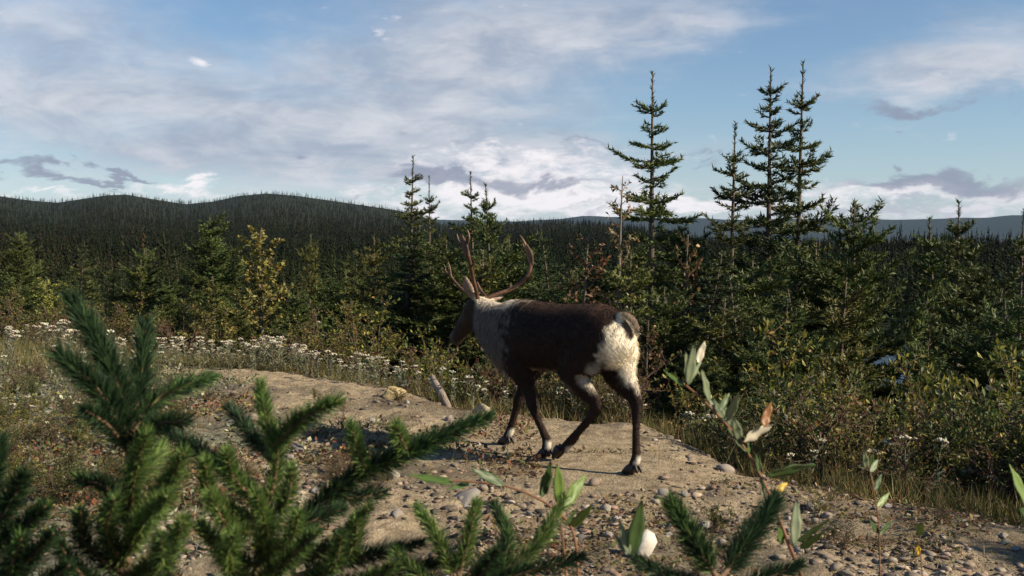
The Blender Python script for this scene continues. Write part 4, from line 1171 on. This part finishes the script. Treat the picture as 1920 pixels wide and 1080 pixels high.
rock(5, 560, 850, 44, 'dark stone in the reddish plants behind the upright spruce shoot', flat=0.8)
for k in range(130):
    if k < 62: px, py = rs_.uniform(1250, 1915), rs_.uniform(840, 1040)
    elif k < 110: px, py = rs_.uniform(430, 930), rs_.uniform(750, 1020)
    else: px, py = rs_.uniform(900, 1300), rs_.uniform(900, 1050)
    if px > 1200 and py < 800 + (px - 1250) * 0.20 + 50: py += 70
    rk, wp = rs_.choice([2, 3, 3, 4, 5, 6, 0]), rs_.choice([10, 12, 14, 18, 22, 26])
    if px > 1250: mark = 'tall willow stem' if px < 1500 else ('thin willow seedling' if px < 1690 else 'largest grey rock')
    else: mark = ('upright green spruce shoot' if px < 600 else 'yellow wedge rock' if py < 800 else 'long spruce branch' if px < 800 else 'trailing willow twig' if py > 860 else 'round tan rock') if px < 1000 else 'cream pointed rock'
    tone_ = {2: 'grey', 3: 'buff', 4: 'pale grey', 5: 'dark', 6: 'brown', 0: 'tan'}[rk]
    rock(rk, px, py, wp, f"{'pebble-sized' if wp < 14 else 'fist-sized' if wp < 22 else 'large'} {tone_} stone lying loose near the {mark}", 'loose stones on the mound', flat=rs_.uniform(0.6, 1.0))
def build_pebbles():
    r = np.random.default_rng(12)
    V0, T0 = rock_mesh(99, 1)
    n = 19000
    px = r.uniform(-20, 1940, n); py = 690 + 400 * r.random(n) ** 0.8
    d = CAMZ * F / (py - 450); x = (px - 960) / F * d; y = d
    cl = fbm(x * 1.5 + 5, y * 1.5, 3)
    s = np.hypot(x, y) - np.interp(np.arctan2(x, y), CR_A, CR_R)
    calm = np.hypot(x - 0.3, y - 7.75) > 1.2
    ok = (cl > 0.47 - 0.06 * (x > 1.0)) & (s < 0.3) & (calm | (r.random(n) < 0.45))
    x, y = x[ok], y[ok]; n = len(x)
    sz = 0.005 + 0.036 * r.random(n) ** 5
    a = r.uniform(0, 6.28, n); ca, sa = np.cos(a), np.sin(a)
    q = V0[None] * (sz[:, None, None] * r.uniform(0.55, 1.4, (n, 1, 3)) * np.array([1.15, 1.0, 0.62]))
    qx = q[..., 0] * ca[:, None] - q[..., 1] * sa[:, None]; qy = q[..., 0] * sa[:, None] + q[..., 1] * ca[:, None]
    z = ground(x, y) + sz * 0.2
    V = np.stack([qx + x[:, None], qy + y[:, None], q[..., 2] + z[:, None]], -1).reshape(-1, 3)
    T = (np.arange(n)[:, None, None] * len(V0) + T0[None]).reshape(-1, 3)
    pal = np.array([[0.26, 0.215, 0.15], [0.19, 0.155, 0.11], [0.10, 0.085, 0.065], [0.29, 0.25, 0.185], [0.06, 0.05, 0.04], [0.22, 0.155, 0.11]])
    C = np.repeat(pal[r.integers(0, 6, n)] * np.exp(r.normal(0, 0.2, (n, 1))), len(V0), 0)
    link('gravel', mesh_np('gravel', V, [T], C, False, (M_STONE,)), kind='stuff', label='loose gravel scattered over the sandy mound', cat='gravel')
build_pebbles()

def build_log():
    a = GP(836, 762); b = P(803, 718, a.y - 0.15)
    b = Vector((b.x, a.y + 0.35, b.z)); a.z += 0.03
    root = link('broken_log', None, None, 'broken grey log lying across the sand beside the brush', 'log', loc=a)
    m = MB(); n = 7
    pts = np.array([(b - a) * t + Vector((0, 0, 0.012 * math.sin(t * 6))) for t in np.linspace(-0.25, 1, n)])
    m.tube(pts, [0.034, 0.042, 0.036, 0.041, 0.035, 0.040, 0.026], 9, (0.24, 0.195, 0.155))
    link('trunk', m.mesh('trunk', M_BARK, False), root)
    m = MB(); m.tube([pts[4], pts[4] + np.array([0.05, -0.03, 0.05]), pts[4] + np.array([0.08, -0.06, 0.07])], [0.012, 0.010, 0.004], 6, (0.38, 0.32, 0.27))
    link('branch_stub', m.mesh('branch_stub', M_BARK), root)
build_log()

# ------------------------------------------------------------------ young spruces right in front of the camera
NG = [(0.105, 0.180, 0.044), (0.165, 0.235, 0.058), (0.065, 0.118, 0.034), (0.13, 0.18, 0.055)]
ND = [(0.024, 0.050, 0.021), (0.040, 0.080, 0.028), (0.018, 0.036, 0.017)]  # darker needle set: shade on the dim shoots put into the colour
def curve(pts, m=8):
    p = np.asarray(pts, float); n = len(p); out = []
    for tt in np.linspace(0, n - 1, (n - 1) * m + 1):
        j = min(int(tt), n - 2); f = tt - j
        q0, q1, q2, q3 = p[max(j - 1, 0)], p[j], p[j + 1], p[min(j + 2, n - 1)]
        out.append(0.5 * (2 * q1 + (q2 - q0) * f + (2 * q0 - 5 * q1 + 4 * q2 - q3) * f * f + (3 * q1 - q0 - 3 * q2 + q3) * f ** 3))
    return np.array(out)
def shoot(parent, pts, start=0.15, nl=0.019, pal=NG, per_cm=30, seed=0, tip=1.0, base_r=0.0035):
    """a twig clothed in needles; pts in world space"""
    r = np.random.default_rng(seed)
    base = np.array(parent.location)
    c = curve(pts) - base[None]
    b = MB(); b.tube(c, np.linspace(base_r, 0.0012, len(c)), 6, (0.17, 0.11, 0.065))
    br = link('branch', b.mesh('branch', M_BARK, True), parent)
    seg = np.linalg.norm(np.diff(c, axis=0), axis=1); cum = np.concatenate([[0], np.cumsum(seg)]); L = cum[-1]
    n = int(L * (1 - start) * 100 * per_cm * 2.5); nl = nl * 1.22
    t = (start + (1 - start) * r.random(n)) * L
    i = np.clip(np.searchsorted(cum, t) - 1, 0, len(seg) - 1); f = ((t - cum[i]) / seg[i])[:, None]
    p = c[i] * (1 - f) + c[i + 1] * f
    T = nrm(c[i + 1] - c[i])
    perp = nrm(np.cross(T, rdir(n, r)))
    perp[:, 2] += 0.25; perp = nrm(perp)
    tt = (t / L - start) / (1 - start)
    lean = 0.75 + 0.9 * tt ** 3                       # needles close up towards the tip
    D = nrm(T * lean[:, None] + perp * 1.0 + r.normal(0, 0.20, (n, 3)))
    ll = nl * r.uniform(0.55, 1.15, n) * (1.0 - 0.35 * tt ** 6)
    S = nrm(np.cross(D, rdir(n, r)))
    ci = r.choice(len(pal), n)
    C = np.array(pal)[ci] * np.exp(r.normal(0, 0.20, (n, 1))) * (0.85 + 0.35 * tt * tip)[:, None]
    m = MB(); m.diamonds(p, D, S, ll, r.uniform(0.0008, 0.0016, n), np.clip(C, 0, 1), 0.4)
    nd = link('needles', m.mesh('needles', M_SNEEDLE), br); nd['kind'] = 'stuff'
def sapling(label, stem_px, d, shoots, seed, name='spruce_sapling'):
    """stem_px: polyline of photo pixels for the stem; it continues down to the ground"""
    foot = P(*stem_px[0], d); g = Vector((foot.x, foot.y, gz(foot.x, foot.y)))
    root = link(name, None, None, label, 'spruce sapling', loc=g)
    pts = [tuple(P(a, b_, d) - g) for a, b_ in stem_px]
    pts = [(0, 0, -0.05)] + [tuple(Vector(pts[0]) * q) for q in (0.5, 0.8, 0.93)] + pts
    c = curve(pts)
    m = MB(); m.tube(c, np.linspace(0.007, 0.003, len(c)), 8, (0.16, 0.11, 0.07))
    link('stem', m.mesh('stem', M_BARK, True), root)
    for k, sh in enumerate(shoots):
        px, opt = sh[0], (sh[1] if len(sh) > 1 else {})
        dd = opt.pop('d', (0, 0))
        n = len(px)
        w = [P(a, b_, d + dd[0] + (dd[1] - dd[0]) * q / (n - 1)) for q, (a, b_) in enumerate(px)]
        shoot(root, w, seed=seed * 100 + k, **opt)
    return root
DK = dict(pal=ND)
sapling('young spruce with a dark leaning leader in front of the weedy bank', [(235, 1150), (240, 980), (243, 860)], 1.05, [
    ([(243, 880), (225, 740), (185, 650), (135, 565)], dict(start=0.10, pal=ND, nl=0.026, per_cm=52)),
    ([(246, 820), (262, 720), (273, 612)], dict(start=0.25, pal=ND, d=(0, 0.05), per_cm=46, nl=0.024)),
    ([(238, 830), (190, 740), (112, 665)], dict(start=0.10, pal=ND, d=(0, -0.05), per_cm=46, nl=0.024)),
    ([(246, 810), (300, 745), (395, 708)], dict(start=0.06, pal=ND + NG[:1], d=(0, 0.06), per_cm=42, tip=2.0)),
    ([(243, 850), (205, 800), (160, 770)], dict(start=0.1, pal=ND, d=(0, -0.08))),
    ([(243, 860), (290, 800), (350, 790)], dict(start=0.1, pal=ND, d=(0, -0.06))),
    ([(240, 980), (250, 900), (275, 815)], dict(start=0.05, d=(0, -0.10), per_cm=36)),
    ([(238, 1000), (300, 930), (345, 850)], dict(start=0.05, d=(0, -0.10), per_cm=36)),
    ([(238, 990), (205, 920), (150, 900)], dict(start=0.05, pal=ND + NG[:1], d=(0, -0.06))),
    ([(236, 1040), (270, 980), (315, 930)], dict(start=0.05, d=(-0.02, -0.14), per_cm=36)),
    ([(236, 1060), (200, 1000), (215, 935)], dict(start=0.05, d=(-0.02, -0.12), pal=ND + NG)),
    ([(236, 1080), (160, 1020), (150, 960)], dict(start=0.05, d=(-0.02, -0.10), pal=ND + NG[:1])),
    ([(236, 1090), (310, 1040), (345, 975)], dict(start=0.05, d=(-0.02, -0.14))),
    ([(236, 1120), (300, 1075), (300, 1010)], dict(start=0.05, d=(-0.02, -0.16), pal=ND + NG)),
    ([(236, 1120), (160, 1085), (110, 1020)], dict(start=0.05, d=(-0.02, -0.12), pal=ND)),
    ([(243, 900), (285, 870), (300, 840)], dict(start=0.05, d=(0, 0.05))),
], 1)
sapling('young spruce with an upright bright green shoot between the leaning one and the long branch', [(470, 1160), (485, 1040), (500, 940)], 1.10, [
    ([(500, 960), (520, 860), (500, 790), (488, 722)], dict(start=0.06, per_cm=38)),
    ([(510, 840), (560, 790), (632, 752)], dict(start=0.06, per_cm=38, d=(0, -0.04))),
    ([(505, 860), (465, 810), (430, 765)], dict(start=0.06, pal=ND, d=(0, 0.05))),
    ([(498, 950), (440, 900), (425, 850)], dict(start=0.05, d=(0, -0.06), per_cm=36)),
    ([(495, 980), (400, 940), (385, 865)], dict(start=0.10, d=(0, -0.08), per_cm=36)),
    ([(490, 1000), (430, 990), (395, 930)], dict(start=0.05, d=(0, -0.08))),
    ([(500, 940), (380, 850), (300, 800)], dict(start=0.12, pal=ND, d=(0, 0.08))),
    ([(492, 980), (535, 940), (548, 880)], dict(start=0.05, d=(0, -0.05))),
    ([(485, 1040), (500, 1000), (480, 930)], dict(start=0.05, d=(0, -0.12), per_cm=36)),
    ([(480, 1060), (420, 1040), (375, 985)], dict(start=0.05, d=(0, -0.10))),
    ([(480, 1060), (540, 1020), (560, 965)], dict(start=0.05, d=(0, -0.10))),
    ([(475, 1100), (430, 1060), (440, 1000)], dict(start=0.05, d=(0, -0.14))),
    ([(475, 1100), (520, 1070), (590, 1000)], dict(start=0.05, d=(0, -0.12), pal=ND + NG)),
    ([(495, 980), (560, 985), (640, 955)], dict(start=0.1, d=(0, 0.05), pal=ND)),
], 2)
sapling('low spruce reaching a long dark branch towards the caribou hooves', [(560, 1180), (550, 1080), (548, 1000)], 1.22, [
    ([(548, 1000), (640, 910), (760, 850), (912, 783)], dict(start=0.04, pal=ND + ND + NG[:1], per_cm=50, nl=0.023, tip=2.2, base_r=0.005)),  # high tip gain paints the sunlit branch end into the needle colour
    ([(690, 890), (672, 850), (660, 800)], dict(start=0.05, per_cm=34, d=(0, -0.04))),
    ([(765, 850), (752, 825), (742, 798)], dict(start=0.05, per_cm=34, d=(0, -0.04))),
    ([(620, 925), (650, 935), (720, 925)], dict(start=0.05, pal=ND, d=(0, 0.03))),
    ([(552, 1060), (640, 1010), (690, 955)], dict(start=0.08, d=(0, -0.08), pal=ND + NG)),
    ([(552, 1080), (660, 1050), (790, 1020)], dict(start=0.10, d=(0, -0.06), pal=ND)),
    ([(640, 1055), (665, 1020), (668, 975)], dict(start=0.05, d=(-0.03, -0.08))),
    ([(555, 1100), (620, 1070), (640, 1005)], dict(start=0.05, d=(0, -0.12), pal=ND + NG)),
    ([(556, 1120), (700, 1085), (840, 1050)], dict(start=0.10, d=(0, -0.06), pal=ND)),
    ([(556, 1140), (650, 1110), (740, 1060)], dict(start=0.10, d=(0, -0.10), pal=ND + NG)),
], 3)
sapling('short spruce top with paired bright shoots under the trailing willow twig', [(850, 1220), (856, 1130), (860, 1070)], 1.15, [
    ([(856, 1085), (825, 1020), (785, 955)], dict(start=0.05, per_cm=36)),
    ([(860, 1080), (878, 1010), (893, 948)], dict(start=0.05, per_cm=36)),
    ([(860, 1090), (950, 1030), (928, 950)], dict(start=0.15, pal=ND + NG[:1], d=(0, 0.05), per_cm=36)),
    ([(862, 1100), (990, 1040), (1055, 940)], dict(start=0.15, d=(0, 0.05), per_cm=36)),
    ([(860, 1110), (960, 1080), (1090, 1045)], dict(start=0.10, pal=ND)),
    ([(858, 1110), (800, 1090), (740, 1035)], dict(start=0.10, pal=ND + NG)),
    ([(862, 1120), (900, 1080), (935, 1030)], dict(start=0.10, pal=ND, d=(0, -0.1))),
], 4)
sapling('small dark spruce top at the foot of the willow stem', [(1350, 1240), (1350, 1140), (1348, 1080)], 1.12, [
    ([(1348, 1090), (1310, 1030), (1258, 945)], dict(start=0.10, pal=ND + NG[:1], nl=0.026, per_cm=50)),
    ([(1350, 1085), (1400, 1020), (1455, 938)], dict(start=0.10, pal=ND, nl=0.026, per_cm=50, d=(0, 0.06))),
    ([(1350, 1110), (1250, 1080), (1190, 1050)], dict(start=0.10, pal=ND)),
    ([(1350, 1120), (1420, 1090), (1500, 1060)], dict(start=0.10, pal=ND)),
], 5)
sapling('dark spruce shoots at the outer side of the leaning young spruce', [(-60, 1180), (-50, 1060), (-40, 960)], 0.98, [
    ([(-40, 980), (-10, 900), (0, 825)], dict(start=0.05, pal=ND, per_cm=44)),
    ([(-42, 1000), (10, 960), (45, 890)], dict(start=0.05, pal=ND, per_cm=44, d=(0, -0.05))),
    ([(-48, 1060), (30, 1000), (85, 950)], dict(start=0.05, pal=ND + NG[:1], per_cm=44, d=(0, -0.05))),
    ([(-48, 1090), (40, 1060), (100, 1000)], dict(start=0.05, pal=ND, d=(0, -0.08))),
    ([(-48, 1120), (10, 1080), (40, 1010)], dict(start=0.05, pal=ND + NG[:1], d=(0, -0.08))),
    ([(-48, 1140), (60, 1110), (130, 1060)], dict(start=0.05, pal=ND, d=(0, -0.05))),
], 6)

# ------------------------------------------------------------------ willow twigs with single leaves
def leaf_mesh(seed, c, back, aspect=0.28, curl=0.25, wave=0.02):
    r = np.random.default_rng(seed)
    n = 11; ts = np.linspace(0, 1, n); V = []; C = []
    for k, t in enumerate(ts):
        w = aspect * 0.5 * (math.sin(math.pi * min(1, t ** 0.8)) ** 0.75) * (1 - 0.25 * t) + 0.006
        zc_ = curl * (t * t) * 0.5
        for q in (-1, -0.5, 0, 0.5, 1):
            V.append((t, q * w, zc_ + 0.22 * abs(q) * w + wave * math.sin(t * 14 + q * 2 + seed) * abs(q)))
            f = 1.25 if q == 0 else 1 + 0.12 * math.sin(t * 40 + abs(q) * 6)
            C.append(np.array(c) * f)
    V = np.array(V); Q = []
    for k in range(n - 1):
        for q in range(4): Q.append((k * 5 + q, (k + 1) * 5 + q, (k + 1) * 5 + q + 1, k * 5 + q + 1))
    nv = len(V)
    nz = np.zeros((nv, 3)); nz[:, 2] = 0.008
    V2 = np.vstack([V, V - nz]); C2 = np.vstack([np.array(C), np.tile([back], (nv, 1))])
    Q2 = np.array([(a + nv, d_ + nv, c_ + nv, b_ + nv) for a, b_, c_, d_ in Q])
    rim = []
    for k in range(n - 1):
        rim.append((k * 5, k * 5 + nv, (k + 1) * 5 + nv, (k + 1) * 5)); rim.append((k * 5 + 4, (k + 1) * 5 + 4, (k + 1) * 5 + 4 + nv, k * 5 + 4 + nv))
    return mesh_np('leaf', V2, [np.vstack([Q, Q2, rim])], np.clip(C2, 0, 0.85), True, (M_BLADE,))
M_BLADE = mat_attr('willow_leaf', 0.45, 0.35, 0.45, 60.0, 0.2)
SILV = (0.24, 0.27, 0.17)
LEAVES = {
    'g': leaf_mesh(1, (0.095, 0.16, 0.040), SILV), 'G': leaf_mesh(2, (0.060, 0.105, 0.030), (0.14, 0.18, 0.09), 0.30, 0.15),
    's': leaf_mesh(3, (0.22, 0.26, 0.15), (0.30, 0.33, 0.22), 0.26, 0.1), 'y': leaf_mesh(4, (0.62, 0.42, 0.045), (0.55, 0.42, 0.08), 0.42, 0.3, 0.05),
    'w': leaf_mesh(5, (0.60, 0.54, 0.40), (0.62, 0.56, 0.44), 0.34, 0.5, 0.04), 'b': leaf_mesh(6, (0.30, 0.14, 0.05), (0.42, 0.30, 0.16), 0.42, 0.9, 0.06),
    'l': leaf_mesh(7, (0.16, 0.24, 0.055), (0.24, 0.30, 0.12), 0.30, 0.2),
}
def add_leaf(parent, k, a, b, da, db, roll):
    p, q = P(*a, da), P(*b, db)
    x = (q - p); L = x.length; x.normalize()
    view = (p - Vector((0, 0, CAMZ))).normalized()
    y = x.cross(view).normalized(); z = x.cross(y)
    y2 = y * math.cos(roll) + z * math.sin(roll); z2 = x.cross(y2)
    M = Matrix((x, y2, z2)).transposed().to_4x4()
    o = link('leaf', LEAVES[k], parent)
    M.translation = p - parent.location
    o.matrix_local = M @ Matrix.Diagonal((L, L, L, 1))
def willow(label, stem, d, leaves, r0=0.004, name='willow_twig', grounded=True, dd=(0, 0)):
    n = len(stem)
    pts = [P(a, b, d + dd[0] + (dd[1] - dd[0]) * k / max(1, n - 1)) for k, (a, b) in enumerate(stem)]
    base = pts[0]
    g = Vector((base.x, base.y, gz(base.x, base.y)))
    root = link(name, None, None, label, 'willow', loc=g)
    loc = [tuple(p - g) for p in pts]
    z0 = Vector(loc[0]); c = curve([(0.0, 0, -0.04)] + [tuple(z0 * q) for q in (0.5, 0.8, 0.93)] + loc)
    m = MB(); m.tube(c, np.linspace(r0 * 0.8, r0 * 0.3, len(c)), 7, (0.20, 0.10, 0.055))
    link('stem', m.mesh('stem', M_BARK, True), root)
    for k, a, b, roll in leaves: add_leaf(root, k, a, b, d + rs_.uniform(-0.01, 0.01), d + rs_.uniform(-0.03, 0.03), roll)
    return root
willow('tall leaning willow stem with silvery leaves and one yellow leaf', [(1520, 1140), (1475, 1010), (1432, 905), (1385, 825), (1330, 762), (1285, 722)], 1.30, [
    ('s', (1290, 722), (1300, 645), 0.5), ('s', (1288, 718), (1283, 660), 1.0), ('w', (1308, 680), (1318, 645), 0.2), ('s', (1296, 710), (1312, 678), 0.9),
    ('s', (1330, 752), (1312, 692), 0.9), ('g', (1280, 722), (1245, 700), 1.0), ('s', (1360, 790), (1335, 748), 0.3), ('s', (1372, 800), (1350, 752), 0.2),
    ('s', (1362, 790), (1384, 735), 0.5), ('G', (1350, 770), (1365, 738), 0.6), ('s', (1388, 828), (1372, 778), 0.3), ('s', (1340, 772), (1328, 745), 0.5),
    ('w', (1394, 828), (1438, 792), 0.7), ('b', (1432, 800), (1436, 762), 0.5), ('G', (1400, 850), (1362, 805), 1.1), ('g', (1405, 852), (1395, 828), 1.0),
    ('G', (1422, 885), (1416, 850), 0.9), ('y', (1455, 922), (1473, 906), 0.3), ('G', (1440, 890), (1525, 866), 1.0), ('g', (1425, 890), (1440, 930), 1.0),
    ('s', (1490, 1025), (1492, 935), 0.4), ('G', (1496, 1015), (1552, 970), 1.0), ('g', (1468, 1020), (1450, 985), 0.7), ('g', (1500, 1030), (1545, 990), 0.6)], 0.0045)
willow('trailing red-brown twig with a few green leaves above the boulder', [(1085, 1120), (1075, 1000), (1030, 948), (960, 915), (880, 903), (800, 902)], 1.25, [
    ('G', (945, 910), (882, 880), 0.5), ('g', (850, 905), (765, 898), 0.9), ('g', (880, 905), (838, 925), 0.8), ('l', (1070, 990), (1110, 940), 0.6)], 0.0032)
willow('cluster of upright green willow leaves near the caribou front hooves', [(1068, 1180), (1060, 1060), (1050, 960)], 1.20, [
    ('G', (1016, 932), (1030, 862), 0.6), ('l', (1050, 945), (1040, 868), 0.5), ('l', (1058, 950), (1095, 890), 0.4), ('l', (1062, 955), (1072, 900), 0.6),
    ('g', (1060, 985), (1080, 950), 0.8), ('G', (1016, 930), (1022, 880), 1.2)], 0.003)
willow('broad dark upright willow leaves behind the cream rock', [(1190, 1180), (1185, 1080)], 1.10, [
    ('G', (1184, 1040), (1200, 935), 0.5), ('s', (1180, 1040), (1160, 975), 0.3), ('s', (1176, 1040), (1150, 1000), 0.6)], 0.003)
willow('thin willow seedling with pale leaves on the gravel under the bank', [(1652, 1180), (1648, 1000), (1640, 930), (1628, 870)], 1.75, [
    ('s', (1625, 880), (1618, 842), 0.4), ('g', (1630, 880), (1636, 848), 0.5), ('s', (1632, 885), (1645, 862), 0.3), ('l', (1645, 950), (1665, 925), 0.3), ('G', (1640, 920), (1652, 888), 0.5),
    ('G', (1648, 1000), (1628, 975), 0.6), ('G', (1650, 1000), (1672, 975), 0.6)], 0.0028)
willow('small seedling with a yellow stem next to the thin willow seedling', [(1735, 1200), (1728, 1060), (1718, 1000)], 1.75, [
    ('l', (1722, 1005), (1730, 975), 0.3), ('y', (1724, 1040), (1716, 1020), 0.5)], 0.0025)
willow('slim green willow leaf on a stalk near the largest grey rock', [(1985, 1150), (1955, 1020), (1930, 960)], 1.5, [
    ('l', (1932, 955), (1885, 872), 0.9), ('G', (1945, 985), (1905, 950), 0.4), ('g', (1950, 1000), (1912, 1000), 0.6)], 0.0028)

# ------------------------------------------------------------------ unseen firs added beyond the frame to shade the gravel under the bank
for k, (x, y, h, lab) in enumerate([(6.1, 4.3, 2.5, 'added unseen bushy fir shading the gravel, past the largest grey rock'), (7.2, 5.0, 3.0, 'second added unseen bushy fir, behind the first towards the sun'), (8.6, 5.6, 3.6, 'taller added unseen fir shading the gravel from the sun side')]):
    o = link('fir_tree', None, None, lab, 'tree', G1, loc=(x, y, gz(x, y))); s_ = h / 3.2
    o.scale = (s_, s_, s_); o.rotation_euler = (0, 0, k * 1.7)
    link('trunk', KINDS['bushy_fir'][0], o); link('crown', KINDS['bushy_fir'][1], o)

# ------------------------------------------------------------------ the air: pale haze that turns the far ridge blue
def build_haze():
    m, t, out = mat_new('haze_air')
    v = t.n('ShaderNodeVolumePrincipled')
    v.inputs['Color'].default_value = (0.48, 0.68, 1.0, 1)
    v.inputs['Density'].default_value = 1.5e-5
    v.inputs['Anisotropy'].default_value = 0.0
    m.node_tree.links.new(v.outputs[0], out.inputs['Volume'])
    a, z0, z1 = 12400.0, -30.0, 260.0
    V = [(x, y, z) for z in (z0, z1) for x, y in ((-a, -a), (a, -a), (a, a), (-a, a))]
    Q = [(0, 3, 2, 1), (4, 5, 6, 7), (0, 1, 5, 4), (1, 2, 6, 5), (2, 3, 7, 6), (3, 0, 4, 7)]
    link('haze', mesh_np('haze', V, [np.array(Q)], None, False, (m,)), kind='stuff', label='thin pale blue haze in the valley air', cat='haze')
build_haze()
